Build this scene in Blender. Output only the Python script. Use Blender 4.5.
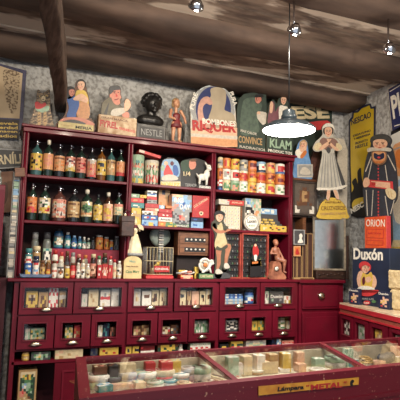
import bpy, math, random
from mathutils import Vector, Matrix
random.seed(7)
scene = bpy.context.scene
COL = scene.collection
for o in list(bpy.data.objects): bpy.data.objects.remove(o)

# ---------------------------------------------------------------- camera
YAW, PIT, ROL = [math.radians(a) for a in (22.5, 6.2, 1.52)]
FPX = 490.0
CAM = Vector((0, 0, 1.5))
FW = Vector((math.sin(YAW)*math.cos(PIT), math.cos(YAW)*math.cos(PIT), math.sin(PIT)))
R0 = Vector((math.cos(YAW), -math.sin(YAW), 0)); U0 = R0.cross(FW)
RT = math.cos(ROL)*R0 + math.sin(ROL)*U0
UP = -math.sin(ROL)*R0 + math.cos(ROL)*U0
cam = bpy.data.cameras.new('camera'); camo = bpy.data.objects.new('camera', cam); COL.objects.link(camo)
camo.matrix_world = Matrix(((RT.x, UP.x, -FW.x, CAM.x), (RT.y, UP.y, -FW.y, CAM.y), (RT.z, UP.z, -FW.z, CAM.z), (0, 0, 0, 1)))
cam.sensor_width = 36; cam.lens = FPX/400*36; cam.clip_start = .02
scene.camera = camo

# ---------------------------------------------------------------- world and room lights
w = bpy.data.worlds.new('world'); scene.world = w; w.use_nodes = True
w.node_tree.nodes['Background'].inputs[0].default_value = (.80, .88, 1.0, 1)
w.node_tree.nodes['Background'].inputs[1].default_value = .75
scene.view_settings.view_transform = 'Standard'; scene.view_settings.look = 'None'
scene.view_settings.gamma = 1; scene.view_settings.use_curve_mapping = False
scene.view_settings.exposure = 0.32

def lamp(kind, name, loc, energy, color, target=None, **kw):
    l = bpy.data.lights.new(name, kind); l.energy = energy; l.color = color
    for k, v in kw.items(): setattr(l, k, v)
    o = bpy.data.objects.new(name, l); COL.objects.link(o); o.location = loc
    if target is not None:
        o.rotation_euler = (Vector(target)-Vector(loc)).to_track_quat('-Z', 'Y').to_euler()
    return o
WARM = (1.0, .86, .68)
SPOTS = [((.90, 2.30, 2.80), (1.0, 3.6, 1.9)), ((1.50, 2.28, 2.78), (1.65, 3.6, 1.9)), ((2.16, 2.24, 2.78), (2.8, 3.6, 1.9)),
         ]
BACKSPOTS = [((-.1, 1.2, 2.85), (.5, 3.6, 1.5)), ((.7, .9, 2.85), (1.1, 3.6, 1.5)), ((1.7, .9, 2.85), (1.9, 3.6, 1.4)), ((1.5, .2, 2.8), (2.6, 3.0, 1.4))]
for i, (p, t) in enumerate(SPOTS):
    lamp('SPOT', 'ceiling_spot_beam', (p[0]+.01, p[1]+.05, p[2]-.045), 16, WARM, t, spot_size=math.radians(105), spot_blend=.8, shadow_soft_size=.025)
for i, (p, t) in enumerate(SPOTS):
    lamp('POINT', 'spot_lamp_spill', (p[0], p[1]-.01, p[2]-.07), 2.2, (1, .9, .78), shadow_soft_size=.03)
for i, (p, t) in enumerate(BACKSPOTS):
    lamp('SPOT', 'ceiling_spot_beam', p, 62, WARM, t, spot_size=math.radians(115), spot_blend=.9, shadow_soft_size=.06)

# ---------------------------------------------------------------- photo coordinates -> points in the room
def ray(x, y): return FW + (x-200)/FPX*RT + (200-y)/FPX*UP
def at(x, y, Y): d = ray(x, y); return CAM + d*(Y/d.y)
def atz(x, y, Z): d = ray(x, y); return CAM + d*((Z-1.5)/d.z)
def atx(x, y, X): d = ray(x, y); return CAM + d*(X/d.x)

# ---------------------------------------------------------------- materials
MATS = {}
def lin(c): return tuple((v/255/12.92 if v/255 <= .04045 else ((v/255+.055)/1.055)**2.4) for v in c)+(1,)
def mat(name, rgb, rough=.5, metal=0, spec=.5, coat=0, vary=.12, scale=30, bump=0, rgb2=None, detail=4, stretch=None, emit=0, lo=.35, hi=.65):
    """principled material, colour broken up by noise in object space"""
    if name in MATS: return MATS[name]
    m = bpy.data.materials.new(name); m.use_nodes = True; MATS[name] = m
    nt = m.node_tree; b = nt.nodes['Principled BSDF']; N = nt.nodes.new; L = nt.links.new
    b.inputs['Roughness'].default_value = rough; b.inputs['Metallic'].default_value = metal
    b.inputs['Specular IOR Level'].default_value = spec; b.inputs['Coat Weight'].default_value = coat
    b.inputs['Coat Roughness'].default_value = .1
    c = lin(rgb)
    c2 = lin(rgb2) if rgb2 else tuple(v*(1-vary*2) for v in c[:3])+(1,)
    tc = N('ShaderNodeTexCoord'); no = N('ShaderNodeTexNoise'); no.inputs['Scale'].default_value = scale; no.inputs['Detail'].default_value = detail
    if stretch:
        mp = N('ShaderNodeMapping'); mp.inputs['Scale'].default_value = stretch
        L(tc.outputs['Object'], mp.inputs[0]); L(mp.outputs[0], no.inputs['Vector'])
    else: L(tc.outputs['Object'], no.inputs['Vector'])
    r = N('ShaderNodeValToRGB'); r.color_ramp.elements[0].position = lo; r.color_ramp.elements[1].position = hi
    r.color_ramp.elements[0].color = c2; r.color_ramp.elements[1].color = c
    L(no.outputs['Fac'], r.inputs[0]); L(r.outputs[0], b.inputs['Base Color'])
    if bump:
        bp = N('ShaderNodeBump'); bp.inputs['Strength'].default_value = bump; bp.inputs['Distance'].default_value = .01
        L(no.outputs['Fac'], bp.inputs['Height']); L(bp.outputs[0], b.inputs['Normal'])
    if emit:
        b.inputs['Emission Color'].default_value = c; b.inputs['Emission Strength'].default_value = emit
    return m
def glass(name, tint=(1, 1, 1), refl=.12, rough=.03):
    if name in MATS: return MATS[name]
    m = bpy.data.materials.new(name); m.use_nodes = True; MATS[name] = m
    nt = m.node_tree; nt.nodes.clear(); N = nt.nodes.new; L = nt.links.new
    out = N('ShaderNodeOutputMaterial'); mx = N('ShaderNodeMixShader'); t = N('ShaderNodeBsdfTransparent'); g = N('ShaderNodeBsdfGlossy')
    lw = N('ShaderNodeLayerWeight'); lw.inputs['Blend'].default_value = .5
    pw = N('ShaderNodeMath'); pw.operation = 'POWER'; pw.inputs[1].default_value = 4; L(lw.outputs['Facing'], pw.inputs[0])
    f = N('ShaderNodeMath'); f.operation = 'MULTIPLY_ADD'; f.inputs[1].default_value = refl*3; f.inputs[2].default_value = .025; L(pw.outputs[0], f.inputs[0])
    t.inputs[0].default_value = tint+(1,); g.inputs['Roughness'].default_value = rough
    L(f.outputs[0], mx.inputs[0]); L(t.outputs[0], mx.inputs[1]); L(g.outputs[0], mx.inputs[2]); L(mx.outputs[0], out.inputs[0])
    return m

PAL = dict(w=(232, 226, 212), c=(214, 196, 156), k=(28, 26, 28), r=(176, 42, 42), d=(110, 22, 26), o=(202, 118, 58), y=(212, 178, 78),
           g=(84, 128, 84), t=(66, 130, 130), b=(50, 92, 158), n=(26, 36, 66), l=(136, 172, 204), p=(206, 134, 114), s=(150, 150, 148),
           a=(74, 74, 76), u=(104, 66, 42), v=(180, 146, 100), e=(38, 66, 50), m=(90, 26, 44), h=(208, 150, 104), q=(150, 176, 150), f=(222, 178, 148),
           x=(200, 60, 62), z=(198, 190, 176))
def pm(ch):
    if ch == 'outline': return mat('dark_printed_outline', (46, 36, 32), .6)
    return mat('printed_'+ch, PAL[ch], .5, vary=.1, scale=60)

RED = mat('crimson_paint', (104, 11, 33), .42, rgb2=(88, 9, 27), scale=6, spec=.35, coat=.08)
REDW = mat('worn_crimson_paint', (108, 15, 36), .42, scale=5, rgb2=(98, 14, 32))
INNER = mat('dark_cabinet_lining', (62, 34, 32), .8, rgb2=(40, 20, 20), scale=12)
DEEP = mat('dark_plum_board', (70, 16, 28), .7, scale=8)  # plain dark plum for cabinet back, drawer floors and rack stand
WOODD = mat('dark_walnut', (64, 42, 32), .5, rgb2=(38, 24, 20), scale=10, stretch=(1, 1, 6))
WOODM = mat('mid_brown_wood', (122, 78, 48), .5, rgb2=(88, 52, 32), scale=14, stretch=(1, 6, 6))
BRASS = mat('pale_nickel_brass', (205, 190, 165), .28, 1, scale=20)
CHROME = mat('chrome', (220, 220, 225), .12, 1)
BLACKM = mat('black_enamel', (30, 34, 38), .35, scale=10)
PANE = glass('window_glass', refl=.16)
CREAMP = mat('aged_cream_paper', (222, 204, 168), .7, rgb2=(196, 172, 130), scale=40)

# worn edge paint for the showcase: cream chips in the crimson
def chipped(name, base, chip, thr=.68, scale=38):
    m = mat(name, base, .4, scale=scale, rgb2=base)
    r = [n for n in m.node_tree.nodes if n.type == 'VALTORGB'][0]
    r.color_ramp.elements[0].position = thr-.01; r.color_ramp.elements[1].position = thr+.01
    r.color_ramp.elements[0].color = lin(base); r.color_ramp.elements[1].color = lin(chip)
    return m
CHIP = chipped('chipped_crimson_paint', (98, 14, 31), (170, 126, 104), .68, 60)

# ---------------------------------------------------------------- mesh builder
TEXTS = {}
def text_geo(s, bold):
    k = (s, bold)
    if k in TEXTS: return TEXTS[k]
    cu = bpy.data.curves.new('lettering', 'FONT'); cu.body = s; cu.size = 1; cu.extrude = .5; cu.offset = bold; cu.resolution_u = 3
    o = bpy.data.objects.new('lettering', cu); COL.objects.link(o)
    bpy.context.view_layer.update()
    me = bpy.data.meshes.new_from_object(o.evaluated_get(bpy.context.evaluated_depsgraph_get()))
    vs = [v.co.copy() for v in me.vertices]; fs = [tuple(p.vertices) for p in me.polygons]
    bpy.data.objects.remove(o); bpy.data.curves.remove(cu); bpy.data.meshes.remove(me)
    x0 = min(v.x for v in vs); x1 = max(v.x for v in vs); y0 = min(v.y for v in vs); y1 = max(v.y for v in vs)
    TEXTS[k] = ([((v.x-x0)/(x1-x0), (v.y-y0)/(y1-y0), v.z) for v in vs], fs)
    return TEXTS[k]

def smooth_pts(P, n=3):
    out = []; N = len(P)
    for i in range(N):
        p0, p1, p2, p3 = P[i-1], P[i], P[(i+1) % N], P[(i+2) % N]
        for k in range(n):
            t = k/n
            out.append(tuple(.5*((2*p1[j]) + (-p0[j]+p2[j])*t + (2*p0[j]-5*p1[j]+4*p2[j]-p3[j])*t*t + (-p0[j]+3*p1[j]-3*p2[j]+p3[j])*t**3) for j in (0, 1)))
    return out

class TB:
    """lettering: every word becomes a part of its own"""
    def __init__(s): s.l = []
    def text(s, *a, **k): m = MB(); m.text(*a, **k); s.l.append(m)
    def build(s, name, parent, label=None): return [m.build(name, parent, label) for m in s.l][-1]

class MB:
    def __init__(s): s.v = []; s.f = []; s.mi = []; s.sm = []; s.mats = []
    def m(s, m):
        if isinstance(m, str): m = pm(m)
        if m not in s.mats: s.mats.append(m)
        return s.mats.index(m)
    def add(s, vs, fs, m, smooth=False):
        o = len(s.v); s.v += [tuple(v) for v in vs]; i = s.m(m)
        for f in fs: s.f.append(tuple(o+k for k in f)); s.mi.append(i); s.sm.append(smooth)
        return s
    def box(s, x0, x1, y0, y1, z0, z1, m, bev=0, T=None):
        if bev:
            b = bev; vs = []; idx = {}
            for ix in (0, 1):
                for iy in (0, 1):
                    for iz in (0, 1):
                        X = (x0, x1)[ix]; Y = (y0, y1)[iy]; Z = (z0, z1)[iz]
                        sx, sy, sz = (1-2*ix)*b, (1-2*iy)*b, (1-2*iz)*b
                        for ax, v in enumerate(((X, Y+sy, Z+sz), (X+sx, Y, Z+sz), (X+sx, Y+sy, Z))):
                            idx[(ix, iy, iz, ax)] = len(vs); vs.append(v)
            fs = []
            g = lambda *a: idx[a]
            for i in (0, 1):
                fs.append([g(i, 0, 0, 0), g(i, 1, 0, 0), g(i, 1, 1, 0), g(i, 0, 1, 0)])
                fs.append([g(0, i, 0, 1), g(1, i, 0, 1), g(1, i, 1, 1), g(0, i, 1, 1)])
                fs.append([g(0, 0, i, 2), g(1, 0, i, 2), g(1, 1, i, 2), g(0, 1, i, 2)])
                for j in (0, 1):
                    fs.append([g(i, j, 0, 0), g(i, j, 1, 0), g(i, j, 1, 1), g(i, j, 0, 1)])
                    fs.append([g(i, 0, j, 0), g(i, 1, j, 0), g(i, 1, j, 2), g(i, 0, j, 2)])
                    fs.append([g(0, i, j, 1), g(1, i, j, 1), g(1, i, j, 2), g(0, i, j, 2)])
                    for k in (0, 1): fs.append([g(i, j, k, 0), g(i, j, k, 1), g(i, j, k, 2)])
        else:
            vs = [(x, y, z) for x in (x0, x1) for y in (y0, y1) for z in (z0, z1)]
            fs = [(0, 1, 3, 2), (4, 6, 7, 5), (0, 4, 5, 1), (2, 3, 7, 6), (0, 2, 6, 4), (1, 5, 7, 3)]
        if T: vs = [T @ Vector(v) for v in vs]
        return s.add(vs, fs, m)
    def hexa(s, a, b, m):   # two quads (bottom loop a, top loop b)
        return s.add(list(a)+list(b), [(3, 2, 1, 0), (4, 5, 6, 7), (0, 1, 5, 4), (1, 2, 6, 5), (2, 3, 7, 6), (3, 0, 4, 7)], m)
    def lathe(s, prof, m, cx=0, cy=0, z=0, n=20, T=None, sq=1):
        vs = []; fs = []
        for r, h in prof:
            for k in range(n):
                a = 2*math.pi*k/n; vs.append((cx+r*math.cos(a), cy+r*sq*math.sin(a), z+h))
        for i in range(len(prof)-1):
            for k in range(n):
                fs.append((i*n+k, i*n+(k+1) % n, (i+1)*n+(k+1) % n, (i+1)*n+k))
        fs.append(tuple(reversed(range(n)))); fs.append(tuple((len(prof)-1)*n+k for k in range(n)))
        if T: vs = [T @ Vector(v) for v in vs]
        return s.add(vs, fs, m, True)
    def tube(s, pts, rad, m, n=8):
        pts = [Vector(p) for p in pts]; rad = rad if isinstance(rad, (list, tuple)) else [rad]*len(pts)
        vs = []; fs = []
        for i, p in enumerate(pts):
            d = (pts[min(i+1, len(pts)-1)]-pts[max(i-1, 0)]).normalized()
            a = d.cross(Vector((0, 0, 1)) if abs(d.z) < .9 else Vector((1, 0, 0))).normalized(); b = d.cross(a)
            for k in range(n):
                t = 2*math.pi*k/n; vs.append(p+(a*math.cos(t)+b*math.sin(t))*rad[i])
        for i in range(len(pts)-1):
            for k in range(n): fs.append((i*n+k, i*n+(k+1) % n, (i+1)*n+(k+1) % n, (i+1)*n+k))
        fs.append(tuple(reversed(range(n)))); fs.append(tuple((len(pts)-1)*n+k for k in range(n)))
        return s.add(vs, fs, m, True)
    def ell(s, c, r, m, n=14, rings=8, T=None):
        c = Vector(c); vs = [c+Vector((0, 0, -r[2]))]; fs = []
        for i in range(1, rings):
            ph = math.pi*i/rings
            for k in range(n):
                a = 2*math.pi*k/n; vs.append(c+Vector((r[0]*math.sin(ph)*math.cos(a), r[1]*math.sin(ph)*math.sin(a), -r[2]*math.cos(ph))))
        vs.append(c+Vector((0, 0, r[2])))
        for k in range(n): fs.append((0, 1+(k+1) % n, 1+k)); fs.append((len(vs)-1, 1+(rings-2)*n+k, 1+(rings-2)*n+(k+1) % n))
        for i in range(rings-2):
            for k in range(n): fs.append((1+i*n+k, 1+i*n+(k+1) % n, 1+(i+1)*n+(k+1) % n, 1+(i+1)*n+k))
        if T: vs = [T @ Vector(v) for v in vs]
        return s.add(vs, fs, m, True)
    def cap(s, p0, p1, r0, r1, m):
        s.tube([p0, p1], [r0, r1], m, 10); s.ell(p0, (r0,)*3, m, 10, 6); s.ell(p1, (r1,)*3, m, 10, 6); return s
    def poly(s, pts, y0, y1, m, T=None):   # pts in x,z ; y0 front, y1 back
        n = len(pts)
        if sum(pts[i-1][0]*pts[i][1]-pts[i][0]*pts[i-1][1] for i in range(n)) < 0: pts = pts[::-1]
        vs = [(p[0], y0, p[1]) for p in pts]+[(p[0], y1, p[1]) for p in pts]
        fs = [tuple(range(n)), tuple(reversed(range(n, 2*n)))]+[(i, n+i, n+(i+1) % n, (i+1) % n) for i in range(n)]
        if T: vs = [T @ Vector(v) for v in vs]
        return s.add(vs, fs, m)
    def art(s, rows, x0, x1, z0, z1, y, T=None, jit=.18):   # flat printed face, top row first; facing -y
        nr, nc = len(rows), len(rows[0]); dx, dz = (x1-x0)/nc, (z1-z0)/nr
        rnd = random.Random(hash(''.join(rows)) & 255 if False else sum(map(ord, ''.join(rows))))
        g = [[(x0+dx*(c+(rnd.uniform(-jit, jit) if 0 < c < nc else 0)), y, z1-dz*(r+(rnd.uniform(-jit, jit) if 0 < r < nr else 0))) for c in range(nc+1)] for r in range(nr+1)]
        for r in range(nr):
            for c in range(nc):
                if rows[r][c] == '.': continue
                vs = [g[r+1][c], g[r+1][c+1], g[r][c+1], g[r][c]]
                if T: vs = [T @ Vector(v) for v in vs]
                s.add(vs, [(0, 1, 2, 3)], rows[r][c])
        return s
    def wrap(s, rows, rad, z0, z1, half=80, cx=0, cy=0, jit=.15):   # printed face round the front of a cylinder
        nr, nc = len(rows), len(rows[0]); rnd = random.Random(sum(map(ord, ''.join(rows)))); h = math.radians(half)
        sub = 1 if nc > 5 else 2
        g = []
        for r in range(nr+1):
            row = []
            for c in range(nc*sub+1):
                a = -h+2*h*c/(nc*sub)+(rnd.uniform(-jit, jit)*2*h/nc if 0 < c < nc*sub and sub == 1 else 0)
                zz = z1-(z1-z0)/nr*(r+(rnd.uniform(-jit, jit) if 0 < r < nr else 0))
                row.append((cx+rad*math.sin(a), cy-rad*math.cos(a), zz))
            g.append(row)
        for r in range(nr):
            for c in range(nc*sub):
                s.add([g[r+1][c], g[r+1][c+1], g[r][c+1], g[r][c]], [(0, 1, 2, 3)], rows[r][c//sub], True)
        return s
    def text(s, t, m, bl, br, h, y=0, th=.0015, bold=.02, T=None, shear=0):   # bl, br = (x,z) of the baseline ends
        vs, fs = text_geo(t, bold); L = math.hypot(br[0]-bl[0], br[1]-bl[1]); c, sn = (br[0]-bl[0])/L, (br[1]-bl[1])/L
        out = []
        for a, b, z in vs:
            p, q = a*L+shear*b*h, b*h
            out.append((bl[0]+p*c-q*sn, y-(z+.5)*th, bl[1]+p*sn+q*c))
        if T: out = [T @ Vector(v) for v in out]
        return s.add(out, fs, m)
    def build(s, name, parent=None, label=None):
        me = bpy.data.meshes.new(name); me.from_pydata(s.v, [], s.f)
        for m in s.mats: me.materials.append(m)
        me.polygons.foreach_set('material_index', s.mi); me.polygons.foreach_set('use_smooth', s.sm); me.update()
        o = bpy.data.objects.new(name, me); COL.objects.link(o)
        if parent: o.parent = parent
        if label: o['label'] = label
        return o

def thing(name, label, cat, loc=(0, 0, 0), rz=0, group=None, rx=0, ry=0):
    o = bpy.data.objects.new(name, None); COL.objects.link(o); o.empty_display_size = .02
    o.location = loc; o.rotation_euler = (rx, ry, rz); o['label'] = label; o['category'] = cat
    if group: o['group'] = group
    return o
def tag(o, label, cat, group=None):
    o['label'] = label; o['category'] = cat
    if group: o['group'] = group
    return o
def struct(o): o['kind'] = 'structure'; return o

class Sheet:
    """a flat cut-out, board or box front standing at p0, turned by a about z; photo outlines are carried onto its plane"""
    def __init__(s, name, label, cat, p0, a=0, group=None):
        s.p = Vector(p0); s.u = Vector((math.cos(a), math.sin(a), 0)); s.n = Vector((-math.sin(a), math.cos(a), 0))
        s.root = thing(name, label, cat, s.p, a, group); s.mb = MB()
    def q(s, x, y):
        d = ray(x, y); t = (s.p-CAM).dot(s.n)/d.dot(s.n); P = CAM+d*t-s.p
        return (P.dot(s.u), P.z)
    def pts(s, P, sm): P = [s.q(*p) for p in P]; return smooth_pts(P) if sm else P
    def board(s, P, m, th=.008, sm=True, mb=None):
        q = s.pts(P, sm)
        if sm and mb is None:      # dark printed outline round the cut edge
            n = len(q); sg = 1 if sum(q[i-1][0]*q[i][1]-q[i][0]*q[i-1][1] for i in range(n)) > 0 else -1; rim = []
            for i in range(n):
                tx, tz = q[(i+1) % n][0]-q[i-1][0], q[(i+1) % n][1]-q[i-1][1]; L_ = math.hypot(tx, tz) or 1
                rim.append((q[i][0]+sg*tz/L_*.0026, q[i][1]-sg*tx/L_*.0026))
            s.mb.poly(rim, .0012, th*.7, 'outline')
        (mb or s.mb).poly(q, 0, th*.8, m); (mb or s.mb).poly(q, th*.8, th, 'v'); return s
    def face(s, cx, cy, w, h, k=3, skin='f', hair='u', look=0, style=1):
        """a small printed head: hair behind, face, eyes, brows, nose, mouth, cheeks"""
        if style: s.lay([(cx-w*.62, cy+h*.1), (cx-w*.6, cy-h*.35), (cx-w*.2, cy-h*.68), (cx+w*.25, cy-h*.68), (cx+w*.62, cy-h*.3), (cx+w*.6, cy+h*.15), (cx+w*.3, cy+h*.3), (cx-w*.3, cy+h*.3)], hair, k)
        s.lay([(cx-w*.46, cy-h*.25), (cx-w*.2, cy-h*.45), (cx+w*.25, cy-h*.45), (cx+w*.48, cy-h*.2), (cx+w*.42, cy+h*.2), (cx+w*.12, cy+h*.52), (cx-w*.14, cy+h*.52), (cx-w*.42, cy+h*.2)], skin, k+1)
        o = look*w*.14
        for d in (-1, 1):
            s.disc(cx+o+d*w*.19, cy-h*.05, w*.07, h*.05, 'k', k+2, n=8); s.rect(cx+o+d*w*.19-w*.11, cy-h*.19, cx+o+d*w*.19+w*.11, cy-h*.14, 'u', k+2); s.disc(cx+o+d*w*.25, cy+h*.14, w*.10, h*.08, 'p', k+2, n=8)
        s.lay([(cx+o-w*.03, cy-h*.06), (cx+o+w*.08, cy+h*.12), (cx+o-w*.05, cy+h*.13)], 'p', k+3, False)
        s.lay([(cx+o-w*.15, cy+h*.27), (cx+o, cy+h*.24), (cx+o+w*.15, cy+h*.27), (cx+o, cy+h*.34)], 'r', k+3, False); return s
    def lay(s, P, m, k=1, sm=True, mb=None): (mb or s.mb).poly(s.pts(P, sm), -.0012*k, -.0012*(k-1)+.0004, m); return s
    def rect(s, x0, y0, x1, y1, m, k=1, mb=None): return s.lay([(x0, y0), (x1, y0), (x1, y1), (x0, y1)], m, k, False, mb)
    def disc(s, cx, cy, rx, ry, m, k=1, mb=None, n=20):
        return s.lay([(cx+rx*math.cos(6.2832*i/n), cy+ry*math.sin(6.2832*i/n)) for i in range(n)], m, k, False, mb)
    def text(s, t, m, bl, br, hpx, k=1, mb=None, bold=.02, shear=0):
        a, b = s.q(*bl), s.q(*br); h = abs(s.q(bl[0], bl[1]-hpx)[1]-a[1])
        (mb or s.mb).text(t, m, a, b, h, -.0012*(k-1), .0012, bold, None, shear); return s
    def done(s, name='printed_board', label=None): return s.mb.build(name, s.root, label)

def fit(x0, x1, yt, Y, z, yb=None):
    """photo span x0..x1 and top yt for something standing at height z with its front at depth Y"""
    ym = (yt+(yb if yb else yt+12))/2
    X0 = at(x0, ym, Y).x; X1 = at(x1, ym, Y).x; h = at((x0+x1)/2, yt, Y).z-z
    return (X0+X1)/2, X1-X0, max(h, .004)
# ================================================================ structure
ZTOP, ZS1, ZS2, ZL = 2.345, 2.005, 1.693, 1.306     # top of the shelf unit, two shelves, the ledge
YF, YL, YB = 3.5, 3.44, 3.8                          # shelf front, ledge front, wall
ZC = 1.12                                            # side counter top
def wallmat(name, a, b, c):
    m = mat(name, a, .9, rgb2=b, scale=3.2, detail=12, bump=.9)
    nt = m.node_tree; N = nt.nodes.new; L = nt.links.new
    r = [n for n in nt.nodes if n.type == 'VALTORGB'][0]; no = [n for n in nt.nodes if n.type == 'TEX_NOISE'][0]
    no.inputs['Roughness'].default_value = .75
    tc = [n for n in nt.nodes if n.type == 'TEX_COORD'][0]
    n2 = N('ShaderNodeTexNoise'); n2.inputs['Scale'].default_value = 34; n2.inputs['Detail'].default_value = 6; L(tc.outputs['Object'], n2.inputs['Vector'])
    r2 = N('ShaderNodeValToRGB'); r2.color_ramp.elements[0].position = .38; r2.color_ramp.elements[1].position = .56
    mx = N('ShaderNodeMix'); mx.data_type = 'RGBA'
    L(n2.outputs['Fac'], r2.inputs[0]); L(r2.outputs[0], mx.inputs['Factor']); mx.inputs['A'].default_value = lin(c); L(r.outputs[0], mx.inputs['B'])
    L(mx.outputs['Result'], nt.nodes['Principled BSDF'].inputs['Base Color'])
    b2 = [n for n in nt.nodes if n.type == 'BUMP'][0]; b2.inputs['Distance'].default_value = .02; L(n2.outputs['Fac'], b2.inputs['Height'])
    return m
WALL = wallmat('rough_whitewashed_plaster', (188, 187, 184), (164, 163, 160), (140, 138, 134))
FLOORM = mat('worn_terracotta_floor', (120, 84, 64), .6, scale=8)
def ceil_mat():
    m = mat('old_ceiling_boards', (138, 118, 102), .9, rgb2=(90, 74, 65), scale=4, stretch=(1, 4, 3), detail=10, bump=.6, lo=.36, hi=.6)
    nt = m.node_tree; N = nt.nodes.new; L = nt.links.new
    r = [n for n in nt.nodes if n.type == 'VALTORGB'][0]; tc = [n for n in nt.nodes if n.type == 'TEX_COORD'][0]
    n2 = N('ShaderNodeTexNoise'); n2.inputs['Scale'].default_value = 2.3; n2.inputs['Detail'].default_value = 8
    mp = N('ShaderNodeMapping'); mp.inputs['Scale'].default_value = (.7, 2.4, 1); L(tc.outputs['Object'], mp.inputs[0]); L(mp.outputs[0], n2.inputs['Vector'])
    r2 = N('ShaderNodeValToRGB'); r2.color_ramp.elements[0].position = .5; r2.color_ramp.elements[1].position = .56
    mx = N('ShaderNodeMix'); mx.data_type = 'RGBA'
    L(n2.outputs['Fac'], r2.inputs[0]); L(r2.outputs[0], mx.inputs['Factor']); mx.inputs['B'].default_value = lin((206, 190, 172)); L(r.outputs[0], mx.inputs['A'])
    L(mx.outputs['Result'], nt.nodes['Principled BSDF'].inputs['Base Color'])
    return m
BOARD = ceil_mat()
BEAM = mat('old_dark_beam', (104, 84, 72), .85, rgb2=(68, 54, 47), scale=3, stretch=(1, 3, 3), detail=14, bump=.7, lo=.34, hi=.72)
BEAM2 = mat('old_dark_cross_beam', (112, 92, 78), .85, rgb2=(72, 56, 46), scale=6, stretch=(8, 1, 8), detail=10, bump=.8)
struct(MB().box(-1.6, 3.2, -.6, 4.0, -.05, 0, FLOORM).build('floor'))
struct(MB().box(-1.6, 3.2, 3.8, 3.95, 0, 3.2, WALL).build('wall_back'))
struct(MB().box(3.07, 3.2, -.6, 3.8, 0, 3.4, WALL).build('wall_right'))
struct(MB().box(-1.6, -1.5, -.6, 3.8, 0, 3.4, WALL).build('wall_left'))
def cz(y): return 2.96+(3.8-y)*.05
cb = MB()
ys = [3.8, 3.42, 3.02, 2.6, 2.2, 1.75, 1.3, .8, .2, -.6]
for i in range(len(ys)-1):
    a, b = ys[i], ys[i+1]; k = .012*(i % 2)
    cb.hexa([(-1.6, b, cz(b)+k), (3.2, b, cz(b)+k), (3.2, a+.02, cz(a)+k), (-1.6, a+.02, cz(a)+k)],
            [(-1.6, b, cz(b)+.06), (3.2, b, cz(b)+.06), (3.2, a+.02, cz(a)+.06), (-1.6, a+.02, cz(a)+.06)], BOARD)
struct(cb.build('ceiling'))
def log(name, p0, p1, w, h, m, seed, wob=.022, e=.55):
    """irregular hewn beam between two points (centre line), w wide, h deep"""
    rnd = random.Random(seed); p0 = Vector(p0); p1 = Vector(p1); d = (p1-p0); n = 26; k = 16
    side = d.cross(Vector((0, 0, 1))).normalized(); up = side.cross(d).normalized()
    vs = []; fs = []; ph = [rnd.uniform(0, 6) for _ in range(8)]
    for i in range(n+1):
        t = i/n; c = p0+d*t+side*(wob*math.sin(3*t*3+ph[0]))+up*(wob*.6*math.sin(2.2*t*3+ph[1]))
        for j in range(k):
            a = 2*math.pi*j/k; ca, sa = math.cos(a), math.sin(a)
            x = math.copysign(abs(ca)**e, ca)*w/2; z = math.copysign(abs(sa)**e, sa)*h/2
            f = 1+.06*math.sin(7*t*3+ph[2]+2*a)+.04*math.sin(17*t*3+3*a+ph[3])+rnd.uniform(-.02, .02)
            vs.append(c+side*x*f+up*z*f)
    for i in range(n):
        for j in range(k): fs.append((i*k+j, i*k+(j+1) % k, (i+1)*k+(j+1) % k, (i+1)*k+j))
    fs.append(tuple(reversed(range(k)))); fs.append(tuple(n*k+j for j in range(k)))
    mb = MB(); mb.add(vs, fs, m, True); return struct(mb.build(name))
log('trim_1', (-1.5, 3.62, 2.93), (3.06, 3.60, 2.97), .30, .17, BEAM, 1)
log('trim_2', (-1.5, 2.93, 2.97), (3.06, 2.90, 3.01), .30, .15, BEAM, 2)
log('trim_3', (-1.5, 2.28, 3.03), (3.06, 2.22, 3.05), .26, .14, BEAM, 5)
log('trim_4', (-1.5, 1.62, 3.06), (3.06, 1.62, 3.06), .26, .14, BEAM, 9)
log('trim_5', (.405, 3.78, 2.62), (-.03, 1.0, 2.66), .088, .17, BEAM2, 4, .003, .3)

# ================================================================ the tall shelf unit with its drawers
cab = thing('shelf_cabinet', 'tall crimson wooden shop cabinet with open shelves above rows of glass-fronted drawers', 'cabinet', (0, 0, 0))
UX = [.152, .885, 1.562, 2.280]      # upright centres
c = MB(); c.box(.115, 2.32, YF-.035, YB-.002, ZTOP-.018, ZTOP, RED, .004); c.box(.128, 2.305, YF-.018, YB-.002, ZTOP-.05, ZTOP-.018, RED, .004); c.build('cornice', cab)
for i, x in enumerate(UX):
    c = MB(); c.box(x-.019, x+.019, YF, YB-.02, ZL, ZTOP-.05, RED, .003)
    c.tube([(x, YF-.001, ZL+.01), (x, YF-.001, ZTOP-.055)], .009, RED, 8); c.build('upright', cab)
for z, n in ((ZS1, 'shelf'), (ZS2, 'shelf')):
    for i in range(3):
        c = MB(); c.box(UX[i]+.019, UX[i+1]-.019, YF-.004, YB-.02, z-.02, z, RED, .003); c.build(n, cab)
MB().box(.14, 2.29, YB-.02, YB-.003, ZL, ZTOP-.05, INNER).build('back_panel', cab)
MB().box(.09, 2.335, YL, YB-.002, ZL-.022, ZL, RED, .004).build('ledge', cab)
c = MB()
BX = [.165, .885, 1.60, 2.31]
for x in (.150, .885, 1.60, 2.31): c.box(x-.014, x+.014, 3.462, YB-.003, .0, ZL-.022, RED)
c.box(.15, 2.31, YB-.02, YB-.004, .0, ZL-.022, DEEP)
for z in (1.068, .845): c.box(.15, 2.31, 3.466, YB-.02, z-.012, z, RED)
c.box(.15, 2.31, 3.462, YB-.02, .752, .770, RED); c.box(.15, 2.31, 3.48, YB-.02, .02, .05, RED); c.box(.15, 2.31, 3.464, 3.48, ZL-.034, ZL-.022, RED)
c.build('carcass', cab)
ROW1 = [(.172, .512, .200, .477), (.520, .868, .566, .848), (.896, 1.232, .935, 1.194), (1.245, 1.588, 1.285, 1.55), (1.612, 1.960, 1.655, 1.935), (1.968, 2.296, 2.005, 2.26)]
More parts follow.
